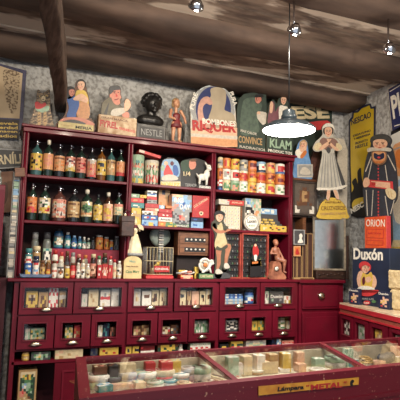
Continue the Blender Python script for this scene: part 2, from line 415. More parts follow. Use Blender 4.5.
ROW2 = [(.172, .400, .211, .352), (.408, .640, .454, .583), (.648, .868, .685, .820), (.898, 1.120, .933, 1.071), (1.128, 1.356, 1.158, 1.300),
        (1.364, 1.588, 1.408, 1.528), (1.612, 1.836, 1.660, 1.783), (1.844, 2.072, 1.892, 2.012), (2.080, 2.296, 2.128, 2.250)]
def drawer(x0, x1, wx0, wx1, z0, z1, wz0, wz1, tilt=0):
    d = MB(); y0, y1 = 3.446, 3.462
    for a in ((x0, wx0, z0, z1), (wx1, x1, z0, z1), (wx0, wx1, z0, wz0), (wx0, wx1, wz1, z1)): d.box(a[0], a[1], y0, y1, a[2], a[3], RED)
    b = .006                                   # raised bead round the window and round the edge
    for a in ((wx0-b, wx0, wz0-b, wz1+b), (wx1, wx1+b, wz0-b, wz1+b), (wx0, wx1, wz0-b, wz0), (wx0, wx1, wz1, wz1+b)): d.box(a[0], a[1], y0-.006, y0, a[2], a[3], REDW)
    d.box(wx0, wx1, 3.462, 3.70, wz0-.012, wz0-.004, DEEP)
    o = d.build('drawer', cab)
    MB().box(wx0, wx1, 3.455, 3.457, wz0, wz1, PANE).build('glass_pane', o)
    cx = (x0+x1)/2; h = MB(); zc = z0+.024; vs = []; fs = []; n, m = 10, 5      # half-dome cup pull
    for i in range(m+1):
        for j in range(n+1):
            a = math.pi*j/n; p = math.pi/2*i/m
            vs.append((cx+.036*math.cos(a)*math.cos(p)**.7, y0-.018*math.sin(p)*1.0-.001, zc+.024*math.sin(a)*math.cos(p)**.7))
    for i in range(m):
        for j in range(n): fs.append((i*(n+1)+j, i*(n+1)+j+1, (i+1)*(n+1)+j+1, (i+1)*(n+1)+j))
    h.add(vs, fs, BRASS, True); h.tube([(cx-.042, y0-.002, zc), (cx, y0-.002, zc-.003), (cx+.042, y0-.002, zc)], .003, BRASS, 6); h.build('cup_handle', o)
    if tilt: o.rotation_euler = (0, tilt, 0); P = Vector((cx, 0, z0)); o.location = P-Matrix.Rotation(tilt, 3, 'Y') @ P; o.location.y = -.012
    return o
for a in ROW1: drawer(*a, 1.072, 1.280, 1.113, 1.246)
for i, a in enumerate(ROW2): drawer(*a, .850, 1.062, .906, 1.013)
c = MB()    # painted cupboard doors under the open row
for x0, x1 in ((.42, .875), (.90, 1.24), (1.25, 1.59), (1.61, 1.95), (1.96, 2.30)):
    d = MB(); d.box(x0, x1, 3.448, 3.462, .06, .748, RED)
    for a in ((x0+.05, x1-.05, .69, .70), (x0+.05, x1-.05, .12, .13), (x0+.05, x0+.06, .13, .69), (x1-.06, x1-.05, .13, .69)): d.box(a[0], a[1], 3.442, 3.448, a[2], a[3], REDW)
    o = d.build('door', cab)
    if x0 == .42:
        gd = mat('faded_gold_paint', (150, 104, 52), .5, rgb2=(110, 30, 34), scale=50)
        g = MB(); sc = [(.0, .0), (.03, .02), (.07, .012), (.1, .03), (.06, .035), (.035, .05), (.02, .085), (0, .06), (-.02, .085), (-.035, .05), (-.06, .035), (-.1, .03), (-.07, .012), (-.03, .02)]
        g.poly(smooth_pts([(.63+p[0]*1.1, .60+p[1]) for p in sc]), 3.4455, 3.448, gd); g.poly(smooth_pts([(.62+p[0]*.9, .44-p[1]) for p in sc]), 3.4455, 3.448, gd); g.build('gilt_ornament', o)
# red riser step at the back of the left bay
MB().box(.35, .858, 3.62, 3.775, ZL+.0005, ZL+.200, mat('red_step_paint', (150, 20, 52), .5)).build('riser_step', cab)

# low side cupboard in the corner
sc_ = thing('corner_cupboard', 'plain crimson corner cupboard with one wide drawer above a door, right of the tall cabinet', 'cupboard', (0, 0, 0))
c = MB(); c.box(2.337, 2.80, YL+.004, YB-.003, ZL-.03, ZL-.002, RED, .004); c.box(2.337, 2.80, 3.48, YB-.005, 0, ZL-.03, RED); c.box(2.337, 2.362, 3.462, 3.48, 0, ZL-.03, RED); c.build('body', sc_)
d = MB(); d.box(2.375, 2.735, 3.462, 3.48, 1.062, 1.262, RED, .003); d.box(2.39, 2.72, 3.456, 3.462, 1.08, 1.245, RED, .003); o = d.build('drawer', sc_)
h = MB(); h.lathe([(.034, 0), (.030, .012), (.018, .020), (.004, .022)], BRASS, T=Matrix.Translation((2.555, 3.456, 1.17)) @ Matrix.Rotation(math.pi/2, 4, 'X')); h.build('cup_handle', o)
d = MB(); d.box(2.375, 2.735, 3.462, 3.48, .08, 1.035, RED, .003); d.box(2.40, 2.71, 3.457, 3.462, .12, 1.0, RED, .003); d.build('door', sc_)

# right-hand counter, turned a little towards the shop
def cpt(u, v): # u along the front edge from the back end, v outwards to the wall
    a = Vector((2.70, 3.40, 0)); d = (Vector((2.52, 2.55, 0))-a).normalized(); n = Vector((-d.y, d.x, 0)); 
    if n.x < 0: n = -n
    return a+d*u+n*v
CANG = math.atan2((Vector((2.52, 2.55, 0))-Vector((2.70, 3.40, 0))).y, (Vector((2.52, 2.55, 0))-Vector((2.70, 3.40, 0))).x)
ctr = thing('side_counter', 'crimson counter along the right wall with a pale marble top and small glazed drawers', 'counter', (0, 0, 0))
def slab(mb, u0, u1, v0, z0, z1, m, xr=3.06, v1=None):
    if v1 is None: P = [cpt(u0, v0), cpt(u1, v0), Vector((xr, cpt(u1, v0).y, 0)), Vector((xr, cpt(u0, v0).y, 0))]
    else: P = [cpt(u0, v0), cpt(u1, v0), cpt(u1, v1), cpt(u0, v1)]
    mb.hexa([(p.x, p.y, z0) for p in P], [(p.x, p.y, z1) for p in P], m)
MARB = mat('cream_marble', (226, 206, 176), .3, rgb2=(200, 170, 140), scale=9)
PINKR = mat('bright_red_edge', (178, 40, 50), .4, scale=12)
m1 = MB(); slab(m1, .0, 1.0, 0, ZC-.012, ZC, MARB); m1.build('marble_top', ctr)
m1 = MB(); slab(m1, .0, 1.0, -.004, ZC-.045, ZC-.0125, PINKR); slab(m1, .0, 1.0, .004, ZC-.075, ZC-.045, mat('worn_brown_rail', (140, 74, 58), .5, scale=30)); slab(m1, .0, 1.0, -.008, ZC-.088, ZC-.075, PINKR); m1.build('edge_moulding', ctr)
m1 = MB()
CW = [(.02, .22, .04, .18), (.24, .46, .27, .41), (.48, .72, .51, .65), (.74, .98, .77, .92)]
slab(m1, .0, 1.0, .24, .02, ZC-.088, REDW); slab(m1, 0, 1.0, .012, .02, .80, RED, v1=.24); slab(m1, 0, 1.0, .012, 1.026, ZC-.088, RED, v1=.24)
for a, b in ((0, .02), (.22, .24), (.46, .48), (.72, .74), (.98, 1.0)): slab(m1, a, b, .012, .80, 1.026, RED, v1=.24)
m1.build('body', ctr)
for (a, b, wa, wb) in CW:
    d = MB(); z0, z1, w0, w1 = .802, 1.024, .872, .998
    for q in ((a, wa, z0, z1), (wb, b, z0, z1), (wa, wb, z0, w0), (wa, wb, w1, z1)): slab(d, q[0], q[1], -.004, q[2], q[3], RED, v1=.012)
    slab(d, wa-.006, wb+.006, -.01, w0-.008, w0, REDW, v1=-.004)
    slab(d, wa, wb, .012, w0-.008, w0-.002, DEEP, v1=.12); o = d.build('drawer', ctr); g = MB(); slab(g, wa, wb, .004, w0, w1, PANE, v1=.006); g.build('glass_pane', o)

# ================================================================ glass showcase in front
BLc, BRc = Vector((.387, 2.406, 1.0)), Vector((2.437, 2.471, 1.0))
FLc, FRc = Vector((.335, 1.968, .94)), Vector((2.437, 2.094, .94))
def sp(u, v, dz=0):   # u 0..1 left-right, v 0 front..1 back
    a = FLc.lerp(FRc, u); b = BLc.lerp(BRc, u); p = a.lerp(b, v); return Vector((p.x, p.y, p.z+dz))
sh = thing('glass_showcase', 'long crimson shop showcase with a sloping glass top and chipped paint, nearest the viewer', 'showcase', (0, 0, 0))
def sblock(mb, u0, u1, v0, v1, d0, d1, m, zabs=None):
    P = [(u0, v0), (u1, v0), (u1, v1), (u0, v1)]
    B = [sp(*p, d0) for p in P]; Tt = [sp(*p, d1) for p in P]
    if zabs is not None:
        for b in B: b.z = zabs
    mb.hexa(B, Tt, m)
m1 = MB(); sblock(m1, 0, 1, -.03, .05, -.035, .0, CHIP); sblock(m1, 0, 1, .965, 1.0, -.03, .0, CHIP)
sblock(m1, 0, .022, .05, .965, -.03, .0, CHIP); sblock(m1, .985, 1, .05, .965, -.03, 0, CHIP); m1.build('top_frame', sh)
def ux(px, py, pv):   # find u for a photo pixel on the glass plane
    best = None
    for i in range(801):
        u = i/800; p = sp(u, pv)-CAM; z = p.dot(FW); x = 200+FPX*p.dot(RT)/z
        if best is None or abs(x-px) < best[0]: best = (abs(x-px), u)
    return best[1]
for (xb, xf) in ((199, 236), (322, 364)):
    ub, uf = ux(xb, 0, .965), ux(xf, 0, .05); m1 = MB(); w_ = .007
    P = [sp(uf-w_, .05), sp(uf+w_, .05), sp(ub+w_, .965), sp(ub-w_, .965)]
    m1.hexa([(p.x, p.y, p.z-.022) for p in P], [(p.x, p.y, p.z-.002) for p in P], CHIP); m1.build('divider_bar', sh)
g = MB(); P = [sp(.02, .04, -.006), sp(.99, .04, -.006), sp(.99, .97, -.006), sp(.02, .97, -.006)]
g.hexa([(p.x, p.y, p.z-.003) for p in P], [tuple(p) for p in P], glass('showcase_glass', refl=.24, rough=.04)); g.build('glass_top', sh)
m1 = MB()
sblock(m1, 0, 1, -.025, .02, -.035, -.035, CHIP, .02)      # front apron
P = [sp(0, -.025), sp(1, -.025), sp(1, .02), sp(0, .02)]
sblock(m1, 0, .02, .02, 1, -.03, -.03, RED, .02); sblock(m1, .98, 1, .02, 1, -.03, -.03, RED, .02); sblock(m1, .02, .98, .965, 1, -.03, -.03, RED, .846)
sblock(m1, .02, .98, .965, 1, -.155, -.155, RED, .02)
m1.build('body', sh)
ZD = .87
m1 = MB(); P = [sp(.02, .02), sp(.98, .02), sp(.98, .97), sp(.02, .97)]
DECK = mat('pale_lining_paper', (196, 186, 160), .8, rgb2=(160, 150, 126), scale=9)
m1.hexa([(p.x, p.y, ZD-.02) for p in P], [(p.x, p.y, ZD) for p in P], DECK); m1.build('display_deck', sh)
m1 = MB(); P = [sp(.022, .945), sp(.98, .945), sp(.98, .962), sp(.022, .962)]; m1.hexa([(p.x, p.y, ZD+.0005) for p in P], [(p.x, p.y, p.z-.032) for p in P], DECK); m1.build('back_lining', sh)
m1 = MB(); sblock(m1, 0, 1, -.045, -.025, -.15, -.13, CHIP); m1.build('front_moulding', sh)
# ================================================================ builders for goods
def gm(name, rgb, rough=.08): return mat(name, rgb, rough, spec=.6, coat=.6, vary=.2, scale=12)
GL = dict(green=gm('dark_green_glass', (32, 50, 42)), teal=gm('blue_green_glass', (62, 98, 98)), black=gm('black_glass', (32, 36, 38)), amber=gm('amber_glass', (120, 74, 30)),
          brown=gm('brown_glass', (66, 42, 30)), clear=gm('grey_clear_glass', (120, 124, 116)), blue=gm('blue_glass', (40, 90, 130)), red=gm('red_glass', (88, 54, 48)), milk=gm('milk_glass', (214, 206, 188)))
STOP = mat('white_stopper', (226, 216, 196), .4); CORK = mat('cork', (150, 110, 76), .8)
def label_rows(seed, bg, ink, acc, cols=7, rows=9, band=None):
    """a printed paper label: title line, picture patch, small print"""
    r = random.Random(seed); G = [[bg]*cols for _ in range(rows)]
    for c in range(1, cols-1):
        if r.random() < .75: G[1][c] = ink
    cx, cy = cols//2, rows//2
    for i in range(3, rows-2):
        for c in range(1, cols-1):
            if (abs(c-cx)/(cols/2.6))**2+(abs(i-cy)/(rows/3.6))**2 < 1 and r.random() < .8: G[i][c] = r.choice(acc)
    for c in range(1, cols-1):
        if r.random() < .6: G[rows-2][c] = r.choice(ink+bg)
    if band:
        for i in range(rows-2, rows): G[i] = [band]*cols
    return [''.join(g) for g in G]
def bottle(px0, px1, yt, Y, z, body, rows, lab, label, group, stop='siphon', lz=(.14, .60), name='bottle', shoulder=.66, neck=.17, cat='bottle'):
    cx, w_, h = fit(px0, px1, yt, Y, z); r = w_/2*.96; d = Y+r
    t = thing(name, label, cat, (cx, d, z), 0, group)
    nr = max(r*neck*2, .006) if neck < .5 else r*neck
    m = MB(); m.lathe([(r*.93, 0), (r, .008), (r, h*shoulder*.93), (r*.93, h*shoulder), (r*.90, h*(shoulder+.045)), (r*.62, h*(shoulder+.10)), (nr*1.25, h*(shoulder+.14)), (nr, h*(shoulder+.18)), (nr, h*.92)], GL[body], n=20)
    m.build('glass_body', t)
    s = MB()
    if stop == 'siphon':
        s.lathe([(nr*1.25, h*.86), (nr*1.3, h*.90), (nr*.8, h*.92), (nr*.5, h*.97), (nr*.8, h*.98), (nr*.7, h)], CHROME, n=12); s.tube([(0, 0, h*.94), (nr*1.2, -.006, h*.955), (nr*1.9, -.01, h*.92)], .003, CHROME, 6)
        s.build('pourer', t)
    elif stop == 'white':
        s.lathe([(nr*1.3, h*.87), (nr*1.5, h*.93), (nr*1.5, h*.985), (nr*1.0, h)], STOP, n=12); s.build('stopper', t)
    else:
        s.lathe([(nr*1.15, h*.88), (nr*1.2, h), (nr*.9, h*1.005)], CORK if stop == 'cork' else BLACKM, n=12); s.build('cap', t)
    l = MB(); l.wrap(rows, r+.0012, h*lz[0]*.95, h*min(lz[1]*.9, shoulder*.95), 84); l.build('paper_label', t, lab)
    return t
def jar(px0, px1, yt, Y, z, body, rows, capm, label, group, name='jar', cat='jar', capw=.8, capf=.16, lz=(.1, .72), n=14):
    cx, w_, h = fit(px0, px1, yt, Y, z); r = w_/2*.96
    t = thing(name, label, cat, (cx, Y+r, z), 0, group)
    hb = h*(1-capf)
    MB().lathe([(r*.94, 0), (r, .004), (r, hb*.86), (r*.92, hb*.94), (r*capw*.92, hb)], GL[body] if body in GL else pm(body), n=n).build('body', t)
    MB().lathe([(r*capw, hb+.0004), (r*capw, h*.985), (r*capw*.9, h)], pm(capm) if len(capm) == 1 else GL[capm], n=n).build('lid', t)
    MB().wrap(rows, r+.001, hb*lz[0], hb*lz[1], 80).build('paper_label', t)
    return t
def can(px0, px1, yt, yb, Y, z, rows, label, group, name='tin', cat='tin', h=None):
    cx, w_, hh = fit(px0, px1, yt, Y, z, yb); h = h or hh; r = w_/2*.97
    t = thing(name, label, cat, (cx, Y+r, z), 0, group); base = rows[0][0]
    MB().lathe([(r*.97, 0), (r, .002), (r, h-.002), (r*.97, h)], pm(base), n=24).build('body', t)
    MB().lathe([(r*.95, h+.0002), (r*.95, h+.0018), (r*.86, h+.0018)], CHROME, n=24).build('lid', t)
    MB().wrap(rows, r+.001, .003, h-.003, 86).build('printed_wrap', t)
    return t
def carton(px0, px1, yt, Y, z, rows, label, group, depth=.06, name='carton', cat='box', side=None, rz=0, yb=None, text=None, h=None, parts=True):
    cx, w_, hh = fit(px0, px1, yt, Y, z, yb); h = h or hh
    m = MB(); bx = rows[0][0] if side is None else side
    loc = (cx, Y+depth/2, z)
    m.box(-w_/2+.0005, w_/2-.0005, -depth/2, depth/2, 0, h-.0006, bx, min(.0015, h/8)); m.art(rows, -w_/2+.0015, w_/2-.0015, .001, h-.002, -depth/2-.0006)
    if text:
        s, ink, a, b, hh_ = text[:5]     # fractions of width / height
        m.text(s, ink, (-w_/2+a[0]*w_, a[1]*h), (-w_/2+b[0]*w_, b[1]*h), hh_*h, -depth/2-.0008, .0008)
    o = m.build(name); o.location = loc; o.rotation_euler.z = rz; tag(o, label, cat, group)
    return o

# ---------------------------------------------------------------- syphon bottles, top shelf
G1 = 'labelled bottles on the top shelf'
T1 = [(31.5, 44, 139, 'teal', ['yyyyyyy', 'yhyykhy', 'ykyyyyy', 'yykhyky', 'ykkyyyy', 'yyykyhy', 'ykyyyky', 'hhyhhyh'], 'yellow-orange label with black figures', 'blue-green glass bottle with a yellow-orange label, leftmost on the top shelf', (.16, .68)),
 (44, 55, 139, 'green', label_rows(2, 'h', 'p', 'hpph'), 'plain orange-pink label', 'dark bottle with a plain orange-pink label, second from the left on the top shelf', (.2, .68)),
 (55, 66.5, 143, 'black', label_rows(3, 'h', 'u', 'hvvo'), 'tan orange label', 'dark bottle with a tan orange label, third from the left on the top shelf', (.2, .70)),
 (66.5, 77, 144, 'green', ['pppppp', 'pmwpmp', 'pwmmwp', 'mpwpmp', 'ppwwpp', 'ccwccc', 'ccyycc', 'yycyyy'], 'pink and cream label', 'dark green bottle with a pink label turning cream below, top shelf', (.22, .72)),
 (77, 87.7, 145, 'green', label_rows(5, 'p', 'd', 'pxpd'), 'dusky red label', 'dark green bottle with a dusky red label, middle of the top shelf', (.2, .70)),
 (87.8, 98, 147, 'black', ['zzzzzz', 'zpzzpz', 'ppphpp', 'phphpp', 'ppxppp', 'phhpph', 'ppppxp', 'xpxxpx'], 'faded pink label', 'dark bottle with a faded pink and grey label, left of the amber bottle', (.10, .72)),
 (98, 107.7, 146, 'amber', ['cccccc', 'yyyyyy', 'ykknyy', 'yynnyy', 'yyyyyy', 'ckyckc', 'yyyyyy', 'yccyyy'], 'pale yellow label with dark blue lettering', 'amber bottle with a pale yellow label on the top shelf', (.18, .74)),
 (107.7, 117, 147, 'teal', label_rows(8, 'v', 'u', 'vhhc'), 'ochre label', 'blue-green bottle with an ochre label, second from the right on the top shelf', (.20, .70)),
 (117.2, 126.5, 149, 'green', ['hhhhhh', 'hphhph', 'hhohhh', 'hohhoh', 'hhhhhh', 'pphhpp', 'rrrrrr', 'rxrrxr'], 'orange label with red foot', 'dark green bottle with an orange label above a red band, rightmost on the top shelf', (.20, .74))]
for i, (a, b, yt, body, rows, lab, lbl, lz) in enumerate(T1):
    bottle(a+.2, b-.2, yt, YF+.035, ZS1, body, rows, lab, lbl, G1, 'siphon' if i != 1 else 'white', lz, neck=.12)
G2 = 'large bottles on the second shelf'
T2 = [(27.8, 38.5, 183, 'green', ['oooooo', 'ohhooo', 'hhooho', 'oodooo', 'ohhhoo', 'oxxxoo', 'xxoxxx', 'oooxoo'], 'orange label', 'dark bottle with an orange label, leftmost on the second shelf', (.22, .70), 'siphon'),
 (39.5, 52.0, 184, 'green', ['cccccc', 'cwwkcc', 'cgwwwc', 'wwkgwc', 'cwkwyc', 'wyyyrc', 'cyyrrc', 'cwyycc'], 'white label with green and yellow fruit', 'dark green bottle with a white label of yellow and red fruit, second shelf', (.22, .72), 'siphon'),
 (53.5, 68, 186, 'red', ['pppppp', 'pcpppp', 'zzzzzz', 'zpzzpz', 'pzppzp', 'zppppz', 'ppzzpp', 'zzpzzz', 'ppcppp'], 'large dull pink label', 'stout bottle with a large dull pink label, second shelf', (.12, .80), 'siphon'),
 (68.5, 81.5, 189, 'black', label_rows(14, 'v', 'u', 'vhvc'), 'tan label', 'dark bottle with a tan figured label, right of the stout pink-labelled bottle', (.16, .74), 'siphon'),
 (82.3, 94, 189, 'green', ['cccccc', 'ccgccc', 'cggggc', 'gegegg', 'cgeggc', 'ccegcc', 'hhhhhh', 'cccccc'], 'cream label with a green tree', 'dark green bottle with a white stopper and a green tree on its cream label', (.20, .74), 'white'),
 (94.3, 104, 194, 'green', ['yyyyyy', 'ycvyyc', 'cyyvyy', 'yuyycy', 'cyycyy', 'yyvyuy', 'ycyyyc', 'vyyyyv', 'yycyyy'], 'pale yellow patterned label', 'dark bottle almost covered by a pale yellow patterned label, second shelf', (.12, .80), 'cap'),
 (104.3, 114.5, 192, 'brown', ['ffffff', 'fpcfpf', 'fyypff', 'pyyyfp', 'fpyyff', 'ffppff', 'fcyycf', 'ffpfff'], 'pink and yellow label', 'bottle with a white stopper and a pink and yellow label, second shelf', (.10, .74), 'white'),
 (114.8, 125.0, 192, 'green', ['pppppp', 'cppppc', 'cccccc', 'cqccqc', 'ccqqcc', 'cccccc', 'cqcccq', 'cccqcc'], 'pale green label with a pink top', 'dark green bottle with a pale green label edged pink, rightmost on the second shelf', (.30, .74), 'siphon')]
for i, (a, b, yt, body, rows, lab, lbl, lz, st) in enumerate(T2):
    bottle(a+.2, b-.2, yt, YF+.02, ZS2, body, rows, lab, lbl, G2, st, lz, neck=.14)

# ---------------------------------------------------------------- cans: eight columns, three high
G3 = 'food tins stacked on the top right shelf'
CX = [(218.4, 223.4), (223.7, 232), (232.4, 240.7), (241, 249.3), (249.6, 258.2), (258.6, 267.4), (268, 277), (277.6, 286.6)]
CANS = [  # column: bottom, middle, top
 [(['xwwx', 'wrrw', 'xwwx', 'nnnn', 'nbbn'], 'red and white above navy blue'), (['oooo', 'oddo', 'odoo', 'oooo'], 'orange with a dark mark'), (['cccc', 'cssc', 'aasa', 'cssc', 'cccc'], 'grey and cream banded')],
 [(['ccccc', 'cgcgc', 'qgqcc', 'cgggc', 'qccgq'], 'cream and green figured'), (['wwwww', 'wsrww', 'wssww', 'wswsw', 'wwwww'], 'white with grey lettering'), (['ooooo', 'oryro', 'oryro', 'oryro', 'ooooo'], 'orange with red and yellow stripes')],
 [(['qqqqq', 'qgggq', 'qpgvq', 'qppgq', 'vvgvv'], 'dull green with a pink figure'), (['wwwww', 'wrrrw', 'wrkrw', 'wrrrw', 'wwwww'], 'white with a red ring'), (['yyyyy', 'yyrky', 'yrkyy', 'yyyyy', 'yyoyy'], 'yellow with a red and black spot')],
 [(['wwwww', 'wqwqw', 'wwgww', 'wqwww', 'wwqww'], 'white with pale green marks'), (['wcwcw', 'orror', 'rorrr', 'orrro', 'ooroo'], 'red-orange with a white rim'), (['sssss', 'scasc', 'aacsa', 'sscas', 'sssss'], 'grey marbled')],
 [(['yyyyy', 'yohuy', 'yuoyy', 'youuy', 'yyoyy'], 'yellow with a brown figure'), (['ooooo', 'orroo', 'odoro', 'oyyyo', 'yyyyy'], 'orange with dark red lettering over yellow'), (['ooooo', 'omdmo', 'oddmo', 'opppo', 'ooooo'], 'orange with dark red patch')],
 [(['wwwww', 'wwqww', 'wpwqw', 'wwwww', 'wpwww'], 'white with faint pink and green'), (['ooooo', 'orrro', 'rrrrr', 'orrro', 'ooooo'], 'bright red with orange rims'), (['lllll', 'lwwgl', 'nwxwn', 'nwwwn', 'nnnnn'], 'blue and white with a red seal')],
 [(['yyyyy', 'yrryy', 'yrxry', 'yyrry', 'yyyyy'], 'yellow with a red animal'), (['ooooo', 'ooddo', 'oddoo', 'oyodo', 'ooyoo'], 'orange with dark red bird'), (['hhhhh', 'hxmyh', 'hyxxh', 'hyyhh', 'hhyhh'], 'orange-yellow with pink flowers')],
 [(['wwwww', 'wqwgw', 'wgwww', 'wwgqw', 'wwwww'], 'white with green leaf print'), (['oyooo', 'ooooo', 'oddoo', 'odddo', 'ooooo'], 'orange with a dark animal'), (['wwwww', 'wrrrw', 'wxrxw', 'wrrww', 'bbbbb'], 'white with a red seal above blue')]]
ordc = ['first', 'second', 'third', 'fourth', 'fifth', 'sixth', 'seventh', 'eighth']; rown = ['bottom', 'middle', 'top']
CH = .0900
for i, col in enumerate(CANS):
    x0, x1 = CX[i]
    for k, (rows, desc) in enumerate(col):
        z = ZS1+k*(CH+.0005)+.0004 if k else ZS1
        can(x0, x1, 180, 192, YF+.03, z, rows, f'{desc} tin, {rown[k]} of the {ordc[i]} column of stacked tins', G3, h=CH-.002)

# ---------------------------------------------------------------- middle bay, top shelf
cx, w_, h = fit(132, 145.8, 154, YF+.03, ZS1)
can(132.2, 145.6, 154.5, 182, YF+.03, ZS1, ['qqqqqq', 'gqqqqg', 'gqttqg', 'gpkhpg', 'gpppzg', 'gqgqgg', 'gwwpwg', 'gwpwwg', 'gqttqg', 'gyyyyg', 'gyyyyg'], 'tall grey-green drum tin with pink labels and a yellow foot', 'large drum tins', 'drum_tin', 'tin')
can(146.4, 160.4, 160, 184, YF+.03, ZS1, ['zzzzzz', 'cccccc', 'cxkxkc', 'cckccc', 'gggggg', 'tggggt', 'gxpxxg', 'xxuxxx', 'gxxhxg', 'geeeeg'], 'shorter green drum tin with a cream band and red picture', 'large drum tins', 'drum_tin', 'tin')
# flat red box lying across the two drums
A = at(138.5, 152, YF+.06); B = at(160.5, 158, YF+.06)
L_ = (B-A).length; an = math.atan2(B.z-A.z, B.x-A.x)
rb = MB().box(0, L_, -.045, .045, -.024, 0, mat('matte_coral_red_card', (186, 66, 58), .6), .002); rb.art(['zzxx.xxx', 'zzxxxxxx'], .002, L_-.002, -.022, -.002, -.0456)
o = rb.build('flat_box'); o.location = (A.x, YF+.085, A.z+.019); o.rotation_euler.y = -an+.03; tag(o, 'flat coral red box with a cream end lying across the tall drum tin', 'box')
ANSIGN = 'shop display figures on the shelves'
s = Sheet('advertising_cutout', 'cutout of a child in a red dress over a yellow word, beside the drum tins', 'sign', (at(170, 172, YF+.03).x, YF+.03, ZS1+.0005))
s.board([(160.3, 186.3), (160.5, 168), (163, 160), (168, 157.5), (174, 158), (179, 163), (180.6, 170), (180.8, 187.4)], 'a', sm=False)
s.rect(160.6, 181.5, 180.4, 186.5, 'c', 1); s.lay([(161, 170), (163, 161), (169, 159), (176, 160), (179.5, 166), (179, 176), (170, 180), (162, 179)], 'l', 1)
s.lay([(166, 166), (168, 165), (170, 168), (173, 174), (170, 176), (164.5, 175.5), (163.5, 173)], 'x', 2); s.disc(166, 163.4, 2, 2.2, 'f', 2); s.disc(172, 163.5, 1.8, 2.2, 'm', 2); s.disc(162.8, 168, 1.8, 3, 'q', 2)
s.lay([(173, 166), (177, 166), (178.5, 174), (174, 176)], 'b', 2); s.lay([(162, 177), (168, 174.5), (176, 176), (177, 180), (163, 180.5)], 'z', 3)
s.done(); mb = TB(); s.text('NOBLEZ', 'y', (161, 186.2), (179.8, 187), 4.2, 2, mb, .03); mb.build('lettering', s.root, 'yellow block letters')
s = Sheet('advertising_board', 'dark board with a brown face and cream figures, behind the white lamb', 'sign', (at(190, 172, YF+.07).x, YF+.07, ZS1+.0005))
s.board([(180.3, 187), (180.3, 163), (186, 159.5), (196, 158), (205, 161), (210, 166), (211, 188)], 'k', sm=False)
s.lay([(181, 162), (188, 160), (193, 164), (192, 170), (183, 172)], 'e', 1); s.lay([(189.5, 161), (193, 160), (196, 163), (195, 168), (191, 169.5), (189, 166)], 'p', 2); s.disc(193, 160.5, 3.4, 1.3, 'u', 3)
mb = TB(); s.text('1/4', 'c', (183.5, 176), (190.5, 176), 4.5, 2, mb); s.text('TERNOR', 's', (185, 186.5), (197, 186.8), 3, 2, mb); s.done(); mb.build('lettering', s.root)
# white lamb
def merged(name, parent, mb, voxel=.004, label=None):
    o = mb.build(name+'_tmp'); md = o.modifiers.new('r', 'REMESH'); md.mode = 'VOXEL'; md.voxel_size = voxel; md.use_smooth_shade = True
    sm = o.modifiers.new('s', 'SMOOTH'); sm.iterations = 3; sm.factor = .5
    bpy.context.view_layer.update()
    me = bpy.data.meshes.new_from_object(o.evaluated_get(bpy.context.evaluated_depsgraph_get()))
    if not me.materials: me.materials.append(mb.mats[0])
    bpy.data.objects.remove(o); n = bpy.data.objects.new(name, me); COL.objects.link(n); n.parent = parent
    if label: n['label'] = label
    return n
def scaler(px0, px1, yt, yb, Y, z):
    cx, w_, h = fit(px0, px1, yt, Y, z, yb); return cx, w_, h
WPL = mat('white_painted_plaster', (228, 224, 214), .5)
cx, w_, h = fit(195.5, 213.5, 160.5, YF+.035, ZS1, 187)
t = thing('lamb_figurine', 'small white lamb figurine standing on a lettered grey plinth', 'figurine', (cx, YF+.035, ZS1))
m = MB(); m.box(-.055, .058, -.022, .03, 0, .024, 's', .002); m.text('NORIT', 'w', (-.05, .004), (.052, .004), .015, -.0222, .001); m.build('plinth', t)
m = MB(); k = h/.21
def S(*p): return tuple(v*k for v in p)
m.ell(S(-.018, 0, .085), S(.036, .024, .027), WPL); m.ell(S(.018, 0, .11), S(.024, .02, .034), WPL, T=None); m.ell(S(.032, -.004, .158), S(.020, .018, .024), WPL); m.ell(S(.042, -.014, .147), S(.013, .013, .013), WPL)
m.cap(S(.018, 0, .175), S(.002, .0, .196), .008, .005, WPL); m.cap(S(.046, 0, .176), S(.058, 0, .203), .008, .005, WPL)
for x, y in ((-.04, -.012), (-.036, .012), (.014, -.014), (.02, .012)): m.cap(S(x, y, .078), S(x-.002, y, .034), .010, .0075, WPL)
m.cap(S(-.05, 0, .09), S(-.062, 0, .108), .007, .005, WPL)
merged('body', t, m, .0035)
m = MB(); m.ell(S(.049, -.026, .15), S(.003, .002, .003), 'k', 8, 5); m.ell(S(.026, -.022, .164), S(.003, .002, .003), 'k', 8, 5); m.ell(S(.043, -.022, .164), S(.003, .002, .003), 'k', 8, 5); m.build('eyes', t)

# ---------------------------------------------------------------- middle bay, second shelf: cartons
G4 = 'small grocery cartons stacked on the second shelf'
def stack(items, Y, z0, grp=G4):
    z = z0
    for it in items:
        x0, x1, ya, yb, rows, lbl = it[:6]; h = abs(at((x0+x1)/2, ya, Y).z-at((x0+x1)/2, yb, Y).z)-.0004
        dp = it[6] if len(it) > 6 else .07
        carton(x0, x1, ya, Y, z, rows, lbl, grp, dp, h=h, yb=yb, text=it[7] if len(it) > 7 else None); z += h+.0005
stack([(131.3, 141, 208.5, 226, ['yyyyy', 'ycvyy', 'vvvvv', 'yvyyv', 'yyvyy', 'yyyyy'], 'upright mustard yellow carton at the foot of the left stack'),
       (131, 144.3, 203, 208.2, ['tttttt', 'twwttt', 'tttctt'], 'flat teal carton above the mustard yellow one'),
       (131, 144, 198, 202.8, ['xxxxxx', 'xhhxpx', 'xxxxxx'], 'flat coral red carton above the teal one'),
       (131.3, 139.6, 193.8, 197.7, ['qqqqq', 'qwwgq', 'qqqqq'], 'pale green carton on top of the left carton stack', .06)], YF+.03, ZS2)
z_ = ZS2+.0004+sum(abs(at(138, a, YF+.03).z-at(138, b, YF+.03).z) for a, b in ((208.5, 226), (203, 208.2), (198, 202.8)))
carton(140, 146.6, 193.8, YF+.03, z_+.0012, ['yyyy', 'yryy', 'yyyy'], 'little yellow carton beside the pale green one', G4, .05, h=.024)
